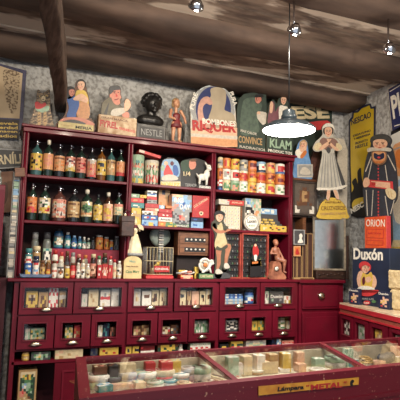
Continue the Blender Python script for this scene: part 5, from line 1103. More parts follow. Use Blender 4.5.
s = Sheet('portrait_card', 'grey card with a white bust portrait leaning on the stepped rack', 'card', (at(299, 244, 3.53).x, 3.525, at(299, 245.2, 3.53).z)); s.board([(293.5, 229.4), (305, 229.8), (304.8, 245), (293.6, 244.6)], 's', .003, False); s.rect(294.6, 230.6, 303.8, 243.8, 'a', 1); s.lay([(297.6, 242.6), (299.4, 238.6), (299, 235), (301, 233.4), (302.4, 236), (301.6, 238.6), (303, 242.6)], 'w', 2); s.done('printed_card')
s = Sheet('orange_card', 'small orange card with a red pattern below the grey portrait card', 'card', (at(297, 256, 3.53).x, 3.528, at(297, 256.6, 3.53).z)); s.board([(293.6, 246), (300.8, 246), (300.6, 256.4), (293.6, 256.2)], 'h', .003, False); s.rect(294.6, 247.2, 299.8, 255, 'o', 1); s.lay([(295.4, 254), (297, 248.4), (299.2, 254)], 'r', 2); s.done('printed_card')
# dark tall slat right of the mirror
o = MB().box(-.012, .012, 0, .05, 0, at(348, 235.5, 3.55).z-ZK, WOODD, .002).build('upright_slat'); o.location = (at(348.6, 255, 3.55).x, 3.56, ZK); tag(o, 'dark narrow upright slat standing right of the mirror', 'slat')

# lady of the yellow half-moon sign
s = Sheet('lady_sign', 'large cutout lady in a grey-white dress standing on a yellow half-moon sign', 'sign', (at(332, 217, 3.57).x, 3.57, mzt+.001))
s.board([(318.6, 218.4), (318.4, 211), (321, 203.6), (327, 198.6), (333, 197.6), (340, 200.2), (345.6, 206.4), (347.6, 213), (347.4, 218.6)], 'y', .012)
DR = mat('grey_white_dress_print', (196, 192, 180), .6, rgb2=(168, 164, 152), scale=9)
s.board([(326, 200), (326.8, 190), (318.6, 190.6), (317, 187), (319, 172), (321.6, 158), (322, 151), (318, 151.6), (314.4, 151), (312.8, 147.6), (315.6, 142), (320, 137.8), (322.6, 134), (322, 128), (324.6, 124.4), (328.6, 123.4), (332.4, 125.4), (334, 130), (333.6, 136), (338, 139), (342, 145), (342.6, 149), (339, 151.6), (335.4, 150), (334.6, 153), (338, 164), (343, 178), (346.6, 186.6), (340, 189.6), (337.6, 190), (339.8, 198.6), (336.6, 199.6), (333, 190.6), (330.6, 190.8), (329.6, 200)], DR, .010)
s.face(328.2, 131.8, 7.8, 10, 1, 'f', 'k'); s.lay([(322.2, 128.6), (324, 124.6), (328.4, 123.2), (332.8, 125.4), (334.2, 130), (331.4, 127.2), (326.4, 127)], 'w', 6)
s.lay([(320.4, 147), (319.6, 141), (323, 137.6), (327, 138.6), (331, 137.8), (336, 139.8), (338.6, 144.6), (336.6, 148.6), (333, 147.6), (329, 151), (324.6, 149.4)], mat('dusky_brown_bodice', (138, 104, 94), .6), 1)
s.lay([(313.8, 148.6), (316, 143.6), (320.4, 143), (321.4, 147.6), (317.6, 150.6)], 'c', 2); s.lay([(336.6, 143), (341, 145), (341.8, 149), (338.6, 150.6), (336, 147.6)], 'c', 2); s.lay([(319, 148), (324, 144), (329, 141), (330, 143.4), (325.4, 147.6), (320.6, 150.4)], 'f', 3); s.lay([(338.6, 149.4), (333.6, 145.6), (330, 142), (328.6, 143.6), (332.4, 148), (336.4, 151)], 'f', 3)
s.lay([(326.4, 139), (328.6, 143.6), (331.4, 139)], 'f', 2, False); s.lay([(326, 150), (328, 147), (330.6, 150.4), (328.4, 153.6)], 'a', 3)
for (xa, xb) in ((323.6, 320), (325.6, 323.6), (327.6, 327.4), (329.6, 331.4), (331.4, 335.6), (333, 339.6)): s.lay([(xa, 153), (xa+.5, 153), (xb+1.1, 187), (xb-.1, 187)], 's', 2, False)
s.lay([(334.4, 154), (336, 158), (345.4, 185), (342.6, 187.6), (338.4, 172)], 'a', 2); s.lay([(326.8, 199.6), (327.2, 190.6), (330, 190.6), (329, 199.8)], 'f', 2); s.lay([(333.4, 190.4), (336.4, 190.4), (339, 198), (336.8, 199)], 'f', 2); s.lay([(318.2, 187.6), (330, 188.2), (345.6, 185), (346, 186.6), (338, 189.6), (318.4, 190)], 'w', 3)
s.done('painted_figure'); mb = TB(); s.text('CRUZVERDE', 'u', (321, 210.4), (345.4, 209.8), 4, 3, mb, .0); s.text('PASTILLAS', 'u', (325, 203.4), (341, 203.2), 1.8, 3, mb); s.text('DESINFECTANTE', 'v', (320.4, 215.2), (346, 214.6), 2.4, 3, mb); mb.build('lettering', s.root, 'brown lettering')
s = Sheet('grey_backing_board', 'pale grey board edge behind the lady and beside the dark figures', 'board', (at(338, 217, 3.70).x, 3.70, mzt+.001)); s.board([(338, 138), (344, 139), (347.6, 150), (347, 214), (336, 214)], 'z', .01, False); s.done('board')

# ================================================================ on the right wall
XW = 3.055
def wsheet(name, lbl, cat, px, py, X=XW, z=None):
    P = atx(px, py, X); 
    if z is not None: P.z = z
    return Sheet(name, lbl, cat, P, -math.pi/2)
s = wsheet('cocoa_sign', 'tall yellow enamel sign with a scalloped top and navy lettering on the right wall', 'sign', 362, 160)
s.board([(351, 216), (349.4, 165), (349, 120), (352, 116.6), (352.6, 111), (357, 111), (361, 106.4), (366, 104.4), (370.4, 103.6), (371.6, 107), (375.4, 106), (375.2, 130), (374, 165), (369, 216)], 'n', .006, False)
YEL = mat('yellow_enamel', (204, 174, 40), .35, rgb2=(186, 156, 36), scale=4, coat=.4)
s.lay([(352, 198), (350.8, 165), (350.4, 122), (353.6, 118), (354, 113), (358, 112.6), (362, 108.4), (369.4, 105.4), (370.6, 109), (373.8, 108.6), (373.6, 130), (372.4, 165), (371.4, 198)], YEL, 1, False)
s.lay([(352, 215.6), (351, 196), (354, 188), (352, 182), (356, 178), (358, 184), (357.6, 172), (361, 168), (362, 178), (366, 192), (370, 197), (368.8, 215.6)], 'k', 2); s.lay([(352.2, 204), (356, 199), (366, 196.8), (369.6, 198), (366, 202), (357, 206), (353.6, 210)], YEL, 3)
s.done('enamel_panel'); mb = TB(); s.text('NESCAO', 'n', (351.6, 125.6), (371.4, 117.4), 6, 3, mb, .02); s.text('DESAYUNO', 'n', (353.4, 137), (371, 131.4), 2, 3, mb); s.text('Y MERIENDA', 'n', (354, 140.2), (370.6, 135), 2, 3, mb); s.text('PRODUCTO', 'n', (355.6, 144.6), (368, 141), 2.2, 3, mb); s.text('NESTLE', 'n', (355.6, 149), (368, 145.6), 3.2, 3, mb, .02); s.text('NESC', 'w', (351.8, 214), (364.4, 206.4), 5.6, 4, mb, .04); mb.build('lettering', s.root, 'navy and white lettering')
s = wsheet('navy_sign', 'navy enamel sign with big white capitals at the upper right edge', 'sign', 395, 110)
s.board([(387.6, 88.4), (412, 74), (414, 128), (392, 132.2)], 'z', .008, False); s.lay([(388.4, 89.6), (411, 76), (412.6, 127), (392.4, 131)], mat('navy_enamel', (38, 44, 92), .35, coat=.4, rgb2=(32, 38, 80)), 1, False); s.lay([(389.6, 91.4), (410, 79), (410.3, 79.6), (390, 92)], 'w', 2, False); s.lay([(394.4, 125.8), (410, 121), (410.2, 121.8), (394.6, 126.6)], 'w', 2, False)
s.done('enamel_panel'); mb = TB(); s.text('PH', 'w', (393.6, 119.4), (408, 112), 24, 3, mb, .03); mb.build('lettering', s.root, 'tall white capitals')
POST = mat('white_poster_paper', (206, 204, 196), .5, rgb2=(184, 184, 180), scale=6)
s = wsheet('tall_poster', 'tall white and light blue poster with orange shapes at the right edge', 'poster', 396, 200)
s.board([(391, 131), (412, 121), (414, 262), (389, 262)], POST, .006, False); s.lay([(391, 131.4), (412, 121), (412, 124.6), (391, 135.4)], 'k', 1, False); s.lay([(393, 148), (398, 143), (408, 141), (408, 172), (398, 176), (394, 168)], 'h', 1); s.lay([(396, 152), (404, 150), (403, 168), (397, 166)], 'o', 2); s.lay([(391.5, 150), (406, 144), (406, 145.6), (391.5, 151.6)], 's', 2, False)
s.lay([(391, 204), (394, 184), (398, 180), (412, 176), (413, 260), (390, 260)], mat('pale_blue_print', (150, 176, 206), .5), 1, False); s.lay([(391, 226), (412, 224), (413, 240), (391, 240)], 'l', 2, False); s.lay([(393, 196), (400, 186), (410, 186), (410, 220), (396, 222)], 'w', 2); s.lay([(390, 240), (413, 240), (413, 261), (390, 261)], 'c', 3, False); s.lay([(390.6, 247), (413, 247), (413, 250), (390.6, 250)], 'y', 4, False); s.done('poster_print')
mb = TB(); s.text('TFUC', 'k', (386.6, 272), (402, 272), 4, 1, mb, .03); mb.build('lettering', s.root) if False else None

# detergent display box and things in front, facing the shop like the counter
def wsheet2(name, lbl, cat, px, py, X, z): P = atx(px, py, X); return Sheet(name, lbl, cat, (P.x, P.y, z), -math.pi/2)
Xx = 2.775
s = wsheet2('detergent_display', 'big navy display box with white lettering and a person washing in a red tub', 'display box', 371, 306, Xx, ZC+.0005)
a, b, c, d = panel(s, 352.4, 390, 248.4, 306); c = 0; c2 = s.q(371, 248.2)[1]
s.mb.box(a, b, 0, .14, 0, c2, mat('navy_card', (30, 42, 66), .5, rgb2=(24, 34, 54), scale=6), .002)
s.lay([(358, 279), (358.4, 271), (361.6, 266.6), (366, 267), (370, 268), (374, 268.4), (376, 276), (377, 286), (372, 288), (362, 288)], 'n', 1)
s.lay([(358.4, 286), (357, 279), (359, 272), (362.4, 271), (363.6, 276), (362, 281), (363, 286), (361, 289)], 'f', 2); s.lay([(371.4, 277), (374, 275), (376.6, 280), (376.2, 286), (372.6, 289.4), (370.4, 286)], 'f', 2)
s.lay([(362, 286), (361.4, 279), (363.4, 272.6), (366, 274.4), (368.6, 274), (371, 271.8), (373, 276), (372.6, 283), (371, 288)], 'y', 3); s.lay([(362.6, 279), (365, 276.6), (365.4, 283), (363.2, 285)], 'm', 4); s.lay([(366, 278), (370, 276.6), (372, 279.6), (369, 282.6), (366.4, 281.4)], 'f', 4)
s.face(366, 268.4, 8, 9, 3, 'f', 'x', 1); s.lay([(360.4, 268.4), (360, 264.6), (362.6, 261.8), (367, 261.6), (370, 264), (370.4, 266.6), (366, 265), (363, 266.4)], 'x', 8)
s.lay([(357.6, 290), (360, 286.8), (366, 285.8), (372, 287), (375.4, 289.4), (370, 290.6)], 'w', 5); s.lay([(356.4, 290), (378.4, 290), (376.6, 293.4), (371, 296), (364, 296), (358.6, 293.4)], 'x', 5); s.lay([(357.4, 291), (377.8, 291), (377.2, 292.4), (358.4, 292.4)], 'd', 6)
s.disc(367, 302.6, 3.4, 2, 'x', 2); s.disc(360, 303, 2.4, 1.4, 's', 2); s.disc(374, 301.6, 2.2, 1.4, 'g', 2); s.done('printed_box'); mb = TB(); s.text('Duxón', 'w', (353.6, 259.4), (383, 260.6), 11.4, 2, mb, .03); s.text('TODAS LAS', 's', (359, 299.6), (374, 300.2), 2, 2, mb); s.text('Lava', 'w', (364.6, 303.4), (369.6, 303.6), 1.6, 4, mb); mb.build('lettering', s.root, 'white brand lettering')
zd = ZC+c2+.001
def duxbox(px0, px1, yt, yb, X, lbl):
    s = wsheet2('carton', lbl, 'box', (px0+px1)/2, yb, X, ZC+.0005); s.root['group'] = 'small navy detergent cartons'
    a, b, c, d = panel(s, px0, px1, yt, yb); s.mb.box(a, b, 0, .035, 0, d, 'n', .0015); s.mb.art(['nnnnn', 'nnfnn', 'nnfff', 'nfycn', 'nyffn', 'nnfnn', 'nxnfn', 'nnnnn'], a+.003, b-.003, .003, d*.80, -.0006)
    s.mb.text('Duxón', 'w', (a+.005, d*.82), (b-.005, d*.82), d*.13, -.0006, .0008); s.done('printed_carton')
duxbox(349.0, 358.4, 288.6, 303, 2.725, 'small navy detergent carton with white lettering at the left foot of the display box'); duxbox(378.2, 389, 291.8, 308.6, 2.72, 'small navy detergent carton with white lettering at the right foot of the display box')
# orange box on top of the display
s = wsheet2('orange_box', 'orange-red carton lettered in white standing on the navy display box, before the robed man', 'box', 374.6, 247, Xx+.03, zd)
a, b, c, d = panel(s, 364.8, 386.5, 216.6, 247); c = 0
s.mb.box(a, b, 0, .045, 0, d, 'x', .002); OR = mat('orange_red_print', (214, 84, 42), .5); s.mb.box(a+.002, b-.002, -.001, 0, .002, d-.002, OR)
s.lay([(366.6, 228.8), (384, 229.2), (383.6, 238.6), (366.4, 238)], 'r', 2, False); s.lay([(367.2, 229.4), (383.4, 229.8), (383, 238), (367, 237.4)], OR, 3, False); s.lay([(366.6, 240), (383.6, 240.4), (383.4, 245.6), (366.6, 245)], 'r', 2, False); s.lay([(367.2, 240.6), (383, 241), (382.8, 245), (367.2, 244.4)], OR, 3, False)
s.done('printed_box'); mb = TB(); s.text('ORION', 'w', (366.2, 226.4), (385, 226.8), 7, 3, mb, .0); s.text('INSECTICIDA', 'r', (368.4, 234), (381.6, 234.4), 1.6, 4, mb); mb.build('lettering', s.root, 'white lettering')
# robed man in a beret, behind the orange box
s = wsheet2('friar_cutout', 'big cutout of a bearded man in a beret and buttoned robe with a red banner', 'cutout', 378, 247, Xx+.10, zd)
RB = mat('blue_black_robe', (46, 50, 62), .6, rgb2=(38, 42, 50)); RIM = mat('brown_cut_edge_print', (120, 92, 70), .6)
s.board([(367.4, 248.4), (366.4, 218), (364, 205), (362.8, 186), (364.4, 168), (366.8, 156), (370, 148), (371, 143), (370.6, 139.6), (373.6, 136), (379, 134.4), (386, 134.8), (390.6, 138.4), (391.4, 142), (389.8, 146), (392.6, 150), (395.4, 164), (397.2, 184), (396.6, 199), (392, 206), (391.6, 218), (390, 248.4)], RB, .010)
s.face(380.2, 144.4, 15, 11, 1, 'f', 'a', 0, 0); s.lay([(370.8, 141.6), (371.4, 138), (375, 135.4), (381, 134.6), (387, 135), (391, 138.6), (390.8, 142), (388.4, 142.6), (386.4, 140), (380, 138.8), (374, 140.2), (372, 143)], mat('dark_grey_beret', (62, 62, 60), .7), 6)
s.lay([(368, 149), (373, 147.4), (379.6, 148.8), (387, 147.6), (392, 149), (391, 151.6), (385, 151), (379.4, 152), (373, 151.2), (369, 152.2)], 'z', 7)
s.lay([(372.4, 152), (376, 151), (384, 151), (387.6, 153.4), (387.4, 160), (384.6, 164), (380, 165.4), (375.4, 163.8), (372.6, 160)], RIM, 8); s.lay([(373.6, 153), (377, 151.8), (383.6, 151.8), (386.4, 154), (386, 159.6), (383.4, 162.8), (380, 163.8), (376.4, 162.8), (373.8, 159.6)], 'h', 9)
s.lay([(375.4, 153), (379.6, 155), (384.6, 153), (385, 158), (380, 160), (375.2, 158)], 'n', 10); s.disc(380, 157.6, 1.6, 1.0, 'x', 11, n=10); s.lay([(374.6, 160.2), (377.4, 161.6), (380, 160.8), (383, 161.6), (385.6, 160), (383, 163), (377, 163.2)], 'o', 11)
for q in (((372.4, 153), (373.2, 153.4), (366, 172), (365.2, 171.4)), ((387.6, 155), (388.2, 154.6), (396, 170), (395.4, 171)), ((372, 160), (372.6, 160.2), (368.4, 179), (367.8, 179)), ((385, 165), (385.6, 165), (388, 181), (387.2, 181)), ((366, 190), (366.6, 190), (368, 216), (367.2, 216)), ((373, 190), (373.5, 190), (372, 216), (371.4, 216)), ((385, 196), (385.6, 196), (388.6, 216), (388, 216)), ((394, 200), (394.6, 200), (391, 214), (390.4, 214))):
    s.lay(list(q), 'z', 2, False)
for i in range(16):
    y = 165.5+i*3.3
    if not 179 < y < 190: s.disc(378.4+.01*i, y, .7, 1.05, 'x', 2, n=8)
s.lay([(368, 179.6), (393, 181.6), (393.6, 190), (368.4, 187)], 'x', 3, False); s.lay([(371, 181), (390.4, 182.6), (390.6, 188.4), (376, 186.8)], 'f', 4, False); s.lay([(372, 182), (376, 182.4), (376, 185.6), (372.4, 185.2)], 'r', 5, False)
s.lay([(363.6, 183), (365.6, 178), (369.4, 178.6), (370.2, 184), (367.6, 187), (364.6, 187)], 'f', 6); s.lay([(386.4, 189), (391, 188.4), (396, 192), (396.4, 197), (393, 199.6), (388.6, 197), (386.6, 193)], 'c', 6)
s.lay([(388.6, 191), (389, 191), (390.4, 197), (390, 197)], 'v', 7, False); s.lay([(391.4, 191), (391.8, 191), (392.8, 197.4), (392.4, 197.4)], 'v', 7, False)
s.done('painted_figure')
# cream blocks
BLK = mat('cream_porous_block', (218, 196, 152), .9, rgb2=(180, 156, 112), scale=26, bump=.9, detail=8)
def rough_block(name, px0, px1, py0, py1, Xb, z0, lbl, seed):
    y0, y1 = atx(px0, (py0+py1)/2, Xb).y, atx(px1, (py0+py1)/2, Xb).y; H = atx((px0+px1)/2, py0, Xb).z-z0
    m = MB(); m.box(0, .07, y1-y0, 0, 0, H, BLK, .012); o = m.build(name); o.location = (Xb, y0, z0); md = o.modifiers.new('s', 'SUBSURF'); md.levels = md.render_levels = 4; md.subdivision_type = 'SIMPLE'
    tx = bpy.data.textures.new('lumps', 'CLOUDS'); tx.noise_scale = .035; d = o.modifiers.new('d', 'DISPLACE'); d.texture = tx; d.strength = .012; d.mid_level = .6; d.texture_coords = 'GLOBAL'
    tag(o, lbl, 'block', 'cream porous blocks'); return H
h1 = rough_block('porous_block', 389.5, 408, 290, 312, 2.75, ZC+.001, 'lower of two rough cream porous blocks at the right end of the marble', 1)
rough_block('porous_block', 387.5, 408, 270.5, 288, 2.75, ZC+h1+.003, 'upper of two rough cream porous blocks at the right end of the marble', 2)
# ================================================================ left edge of the picture
s = Sheet('framed_poster', 'old beige engraved poster in a dark violet-blue frame, upper left corner of the wall', 'poster', (at(0, 120, 3.765).x, 3.765, 2.36))
s.board([(-14, 60), (26.6, 70.6), (22, 131), (-14, 128)], mat('violet_blue_frame', (62, 58, 92), .5, rgb2=(44, 42, 68)), .02, False)
s.lay([(-12, 62), (22.6, 73.4), (19.4, 118.6), (-12, 117)], mat('beige_engraving', (206, 184, 150), .7, rgb2=(188, 162, 128), scale=5), 1, False)
s.lay([(3, 72), (8, 70), (19.6, 74), (18.4, 92), (17, 108), (12, 114), (9, 108), (6, 100), (4, 88)], mat('engraved_texture', (190, 168, 136), .7, rgb2=(112, 90, 66), scale=60, lo=.45, hi=.52), 2)
s.lay([(-12, 118.4), (19.4, 120), (18.6, 139), (-12, 138)], mat('dark_brown_panel', (60, 50, 48), .6), 1, False)
s.done('poster_panel'); mb = MB()
for i, wd in enumerate(('revela', 'verdad', 'imagen', 'radios')): s.text(wd, 'y', (-4, 124.6+4.2*i), (18-.3*i, 125.2+4.2*i), 3.0, 3, mb, .02)
mb.build('lettering', s.root, 'ochre lettering')
s = Sheet('name_board', 'black board with big cream capitals, left of the tall cabinet', 'sign', (at(0, 170, 3.72).x, 3.72, at(10, 170, 3.72).z))
s.board([(-14, 146.8), (25, 149.4), (24.6, 167), (-14, 170.4)], 'k', .02, False); s.lay([(-14, 147.2), (25, 149.8), (25, 151), (-14, 148.8)], 's', 1, False); s.lay([(-14, 168.8), (24.4, 166), (24.4, 167), (-14, 170.2)], 's', 1, False); s.done('board')
mb = TB(); s.text('CARNÍLL', 'c', (-16, 165.4), (24.6, 163.4), 12.4, 2, mb, .03); mb.build('lettering', s.root, 'cream lettering')
o = MB().box(-.032, .032, 0, .012, -.030, .030, WOODM, .002).build('wooden_plaque'); P = at(21.4, 172.6, YF-.04); o.location = (P.x-.01, YF-.055, P.z); o.rotation_euler.y = -.1; tag(o, 'small plain brown wooden plaque fixed on the left upright beside the black name board', 'plaque')
MB().box(-.01, .01, .012, .054, -.01, .01, WOODD).build('bracket', o)
s = Sheet('brown_portrait', 'faded brown picture print hanging under the black name board', 'picture', (at(5, 190, 3.74).x, 3.74, at(5, 196, 3.74).z))
s.board([(-14, 173), (13.6, 171), (12.6, 212), (-14, 214)], mat('faded_brown_print', (168, 132, 110), .7, rgb2=(120, 86, 70), scale=9), .012, False); s.lay([(-2, 196), (2, 184), (6, 182), (8, 188), (7, 200), (2, 206)], 'u', 1); s.done('print')
# narrow rack of stacked packets
t = thing('narrow_rack', 'narrow wall rack of stacked grey and cream packets between the portrait print and the cabinet', 'rack', (at(17, 284, 3.505).x, 3.505, ZL+.001))
x0, x1 = at(9.6, 230, 3.505).x-t.location.x, .131-t.location.x; H = at(18, 172, 3.505).z-ZL
m = MB(); m.box(x0, x1, .10, .115, 0, H, 'a'); m.box(x0, x0+.004, .0, .10, 0, H, 's'); m.box(x1-.004, x1, .0, .10, 0, H, 's'); m.box(x0, x1, 0, .1, -.0006, 0, 'a')
m.build('frame', t); rnd = random.Random(11); z = 0.0005; i = 0
while z < H-.02:
    hh = rnd.choice([.009, .012, .016]); ch = rnd.choice('szazcwszz') if z < H*.62 else rnd.choice('lqszs')
    MB().box(x0+.005+rnd.uniform(0, .004), x1-.005-rnd.uniform(0, .004), rnd.uniform(0, .012), .095, z, z+hh-.001, ch).build('packet', t); z += hh
o = MB().box(-.2, .088, 3.50, 3.79, .0, ZL, DEEP).build('rack_stand'); tag(o, 'dark plain plinth under the narrow wall rack, in the gap left of the cabinet', 'stand')
# left red cabinet with glass door
t = thing('red_side_cabinet', 'tall narrow red cabinet with pale-lined doors at the left edge of the view', 'cabinet', (0, 0, 0))
m = MB(); m.box(-1.0, .035, 3.0, 3.4, .02, 1.86, REDW, .004); m.box(-1.0, .042, 2.985, 3.41, 1.28, 1.305, RED); m.build('body', t)
m = MB(); m.box(-.40, -.045, 2.985, 2.999, 1.33, 1.83, RED); m.box(-.022, .028, 2.985, 2.999, 1.33, 1.83, RED); m.box(-.043, -.034, 2.98, 2.9995, 1.33, 1.83, 'z'); m.box(-.026, -.022, 2.98, 2.9995, 1.33, 1.83, 'z'); m.build('door', t)
for i, (x, hh) in enumerate(((-.02, .10), (.012, .075), (-.052, .085))):
    b = thing('glass_bottle', ['clear glass bottle in the middle on top of the red side cabinet', 'shortest clear glass bottle, right end of the red side cabinet top', 'clear glass bottle farthest left on the red side cabinet'][i], 'bottle', (x-.012, 3.05, 1.8605), 0, 'clear bottles on the red side cabinet')
    MB().lathe([(.014, 0), (.015, .004), (.015, hh*.6), (.006, hh*.75), (.006, hh)], GL['clear'], n=14).build('glass_body', b); MB().lathe([(.007, hh+.0003), (.007, hh+.01)], 's', n=10).build('cap', b)

# ================================================================ goods behind the drawer windows
YD = 3.50
def zfloor(wz0): return wz0-.0035
GD1 = 'cartons behind the upper drawer windows'; GD2 = 'goods behind the lower drawer windows'
od = ['first', 'second', 'third', 'fourth', 'fifth', 'sixth', 'seventh', 'eighth', 'ninth']
posn = ['leftmost', 'second from left', 'third from left', 'fourth from left', 'rightmost']
D1 = [[(26.2, 37.8, 291, ['yyyyy', 'ycucy', 'yukuy', 'yyuyy', 'uyyyu'], 'yellow-brown carton'), (38.6, 48.2, 292, ['vvvvv', 'vuuyv', 'vuyuv', 'vyuuv'], 'brown and tan carton'), (49, 58.4, 288.2, ['wxwxw', 'xwxwx', 'wwwww', 'xwwwx', 'wxwxw'], 'red and white checked carton'), (59.2, 66, 291, ['vvvv', 'wwww', 'vyuv', 'vuuv'], 'tan carton with a white stripe')],
 [(81.5, 87.4, 294, ['zzz', 'zqz', 'zzz'], 'short greyish white carton'), (88.6, 98.6, 289.4, ['ccccc', 'cvccc', 'ccvcc', 'ccccc'], 'plain cream carton'), (100.4, 110.4, 289.8, ['wwwww', 'wwswc', 'xxxxx', 'wwwww', 'wcwww'], 'white carton with a pink stripe'), (111.4, 119, 288.6, ['wwww', 'zwwz', 'wwww'], 'white carton with a pale label')],
 [(134, 140.6, 289, ['zzzz', 'zczz', 'zvcz', 'zzzz'], 'narrow pale carton'), (142, 151.4, 290.8, ['wwwww', 'wuuuw', 'wwwww', 'wwwww'], 'white carton with a brown word'), (152, 158.8, 289.8, ['cccc', 'cukc', 'ukuc', 'cccc'], 'cream carton with a dark portrait'), (159.6, 166.6, 288.8, ['cccc', 'cvcc', 'cucc', 'ccuc'], 'cream carton with a brown emblem')],
 [(180.2, 186, 290, ['cccc', 'akac', 'cccc', 'cucc'], 'cream carton with a dark star'), (187, 191.4, 290.6, ['vuv', 'vvv', 'ucu'], 'tan carton'), (192, 199, 291, ['fff', 'fff', 'fpf'], 'plain pale pink carton'), (199.8, 205.6, 290.8, ['cccc', 'ckkc', 'ccuc', 'cccc'], 'cream carton with two black marks'), (206, 211, 289, ['zcz', 'cuk', 'ccz'], 'cream carton with a brown corner')],
 [], []]
for di, row in enumerate(D1):
    for i, (a, b, yt, rows, d) in enumerate(row): carton(a, b, yt, YD, zfloor(1.113), rows, f'{d}, {posn[i]} behind the {od[di]} upper drawer window', GD1, .05)
z = zfloor(1.113)
for i, (ch, hh, d) in enumerate((('s', .022, 'grey flat box at the bottom'), ('l', .020, 'pale blue flat box second from the bottom'), ('b', .022, 'blue flat box'), ('n', .016, 'navy flat box topmost'))):
    o = MB().box(-.09, .085, -.03, .03, 0, hh, ch, .0015).art(['lwblbwbl' if ch in 'bn' else 'zlzzlzlz'], -.08, .07, .004, hh-.004, -.0305).build('flat_box'); o.location = (1.755, YD+.03, z); z += hh+.0004; tag(o, d+' in the fifth upper drawer', 'box', GD1)
jar(246.5, 255.4, 290, YD, zfloor(1.113), 'b', ['llll', 'bwwb', 'bwxb', 'wbbw'], 'n', 'blue and white tin with a navy lid behind the fifth upper drawer window', GD1, name='tin', cat='tin')
carton(269.5, 283.5, 291.5, YD, zfloor(1.113), ['aaaaaaa', 'eaaaaaa', 'aaaaaaa', 'aqaaasa', 'aaaaaaa'], 'dark grey detergent carton with white lettering behind the sixth upper drawer window', GD1, .04, text=('Duxón', 'w', (.08, .45), (.92, .45), .28))
carton(264.6, 268.8, 291, YD, zfloor(1.113), ['qzq', 'zaz', 'wzq', 'zwz'], 'narrow pale green carton at the left behind the sixth upper drawer window', GD1, .04)
carton(284.2, 290.4, 296, YD, zfloor(1.113), ['wpw', 'vwy'], 'small white and tan carton at the right behind the sixth upper drawer window', GD1, .04)
D2 = [[(25, 30, 328, ['zzz', 'qzq', 'zzq'], 'pale grey-green carton'), (30.4, 44.6, 328, ['qqcqqcq', 'yqggqyq', 'eqqyqee', 'cgqeqqc', 'cqcyccq'], 'green and cream map-printed carton')],
 [(65, 72.8, 324.8, ['eeee', 'cgyc', 'ycgy', 'cqcq', 'gycc'], 'green and cream carton'), (74, 80.4, 324.8, ['xxx', 'oxx', 'xvo', 'cxx'], 'red and orange carton')],
 [(98, 102.6, 325, ['wcw', 'wwc', 'cww'], 'white carton'), (103.4, 109.4, 323, ['nnt', 'tnn', 'ntn'], 'dark blue carton'), (110, 115, 327, ['upu', 'pau'], 'brown and pink carton')],
 [(133.4, 140.6, 326, ['uvu', 'vpv', 'cvu'], 'tan and pink carton'), (141.4, 149, 325, ['vuu', 'uvc', 'vcv'], 'brown and cream carton')],
 [(162.4, 170, 327, ['cuz', 'ucx', 'zcu'], 'cream and brown carton'), (170.8, 178.6, 325, ['uua', 'cau', 'aua'], 'dark brown carton')],
 [(194.6, 200.6, 320.6, ['qqwq', 'wqgw', 'qgqq', 'gwqw'], 'pale green leafy carton'), (201, 207.8, 320.6, ['qwqg', 'qgqz', 'wqgq', 'zqgz'], 'pale green and white carton')],
 [(226.4, 237.6, 320, ['wwwwww', 'kwkwkw', 'kkwwkk', 'waakaw', 'akwwka', 'wwaaww', 'aaaaaa'], 'white carton with a bold black pattern')],
 [(252, 257.4, 321, ['yyy', 'ygy', 'yyy'], 'yellow carton'), (258, 263.6, 320.6, ['yqy', 'yyg', 'gyy'], 'yellow and green carton')], []]
for di, row in enumerate(D2):
    for i, (a, b, yt, rows, d) in enumerate(row): carton(a, b, yt, YD, zfloor(.906), rows, f'{d}, {"left" if i == 0 and len(row) > 1 else "right" if i == len(row)-1 and len(row) > 1 else "middle" if len(row) > 1 else "alone"} behind the {od[di]} lower drawer window', GD2, .05)
jar(279.8, 286.6, 318, YD, zfloor(.906), 'milk', ['cggc', 'gccg', 'gwcg', 'cggc'], 'c', 'cream jar with a green wreath behind the ninth lower drawer window', GD2)
carton(286.9, 289.8, 321, YD+.01, zfloor(.906), ['cz', 'zc'], 'narrow cream carton behind the ninth lower drawer window', GD2, .04)

# ================================================================ open row under the drawers
ZO = .7706; YO = 3.475
GO = 'goods on the open row under the drawers'
def orow(a, b, yt, rows, lbl, dp=.06, **k): return carton(a, b, yt, YO, ZO, rows, lbl, GO, dp, **k)
t = jar(21.5, 29.5, 353, YO, ZO, 'y', ['vvv', 'ycv', 'vyv'], 'v', 'tan round tub, leftmost in the open row', GO, name='tub', cat='tub', capw=.97)
orow(31, 50.5, 352, ['eaaqaaae', 'agqcqgqe', 'aqcyqeqa', 'eaqgqaae'], 'green and grey carton left in the open row')
orow(55, 83, 347.5, ['ccccccc', 'cfccccc', 'fccvccc', 'cvcccfc'], 'wide cream carton in the open row', .08)
orow(90.5, 97.5, 348, ['nna', 'ana', 'nan'], 'dark navy carton in the open row')
orow(99.5, 118.5, 347, ['yyyyyyy', 'yryyyyy', 'yyuyyry', 'yyyyyyy'], 'wide bright yellow carton in the open row')
orow(125.5, 131.5, 345.6, ['yyy', 'yny', 'yyy'], 'left of two narrow yellow cartons in the open row'); orow(132.5, 139, 345.4, ['yyy', 'ykn', 'yyy'], 'right of two narrow yellow cartons in the open row')
orow(140.5, 154.5, 345, ['dddddd', 'xddddd', 'dddddd', 'wwwwww', 'wwwwww'], 'dark red carton with a white foot in the open row')
orow(157.5, 178, 344.5, ['uyyyeyu', 'eyeyyye', 'eyygyee'], 'olive and yellow carton in the open row')
m = MB(); m.ell((0, 0, .046), (.017, .017, .017), 'w'); m.lathe([(.02, 0), (.022, .01), (.014, .024), (.012, .032)], 'w', n=14); o = m.build('white_pot'); P = at(181.8, 350, YO); o.location = (P.x, YO+.03, ZO); tag(o, 'small white round-topped pot in the open row', 'pot', GO)
orow(190, 210.5, 342.6, ['qqqqqqqq', 'wwwwwwww', 'xwxwxwxw', 'wxwxwxwx'], 'carton with a red and white diamond pattern in the open row', text=('MELGYS', 'w', (.15, .72), (.85, .72), .2))
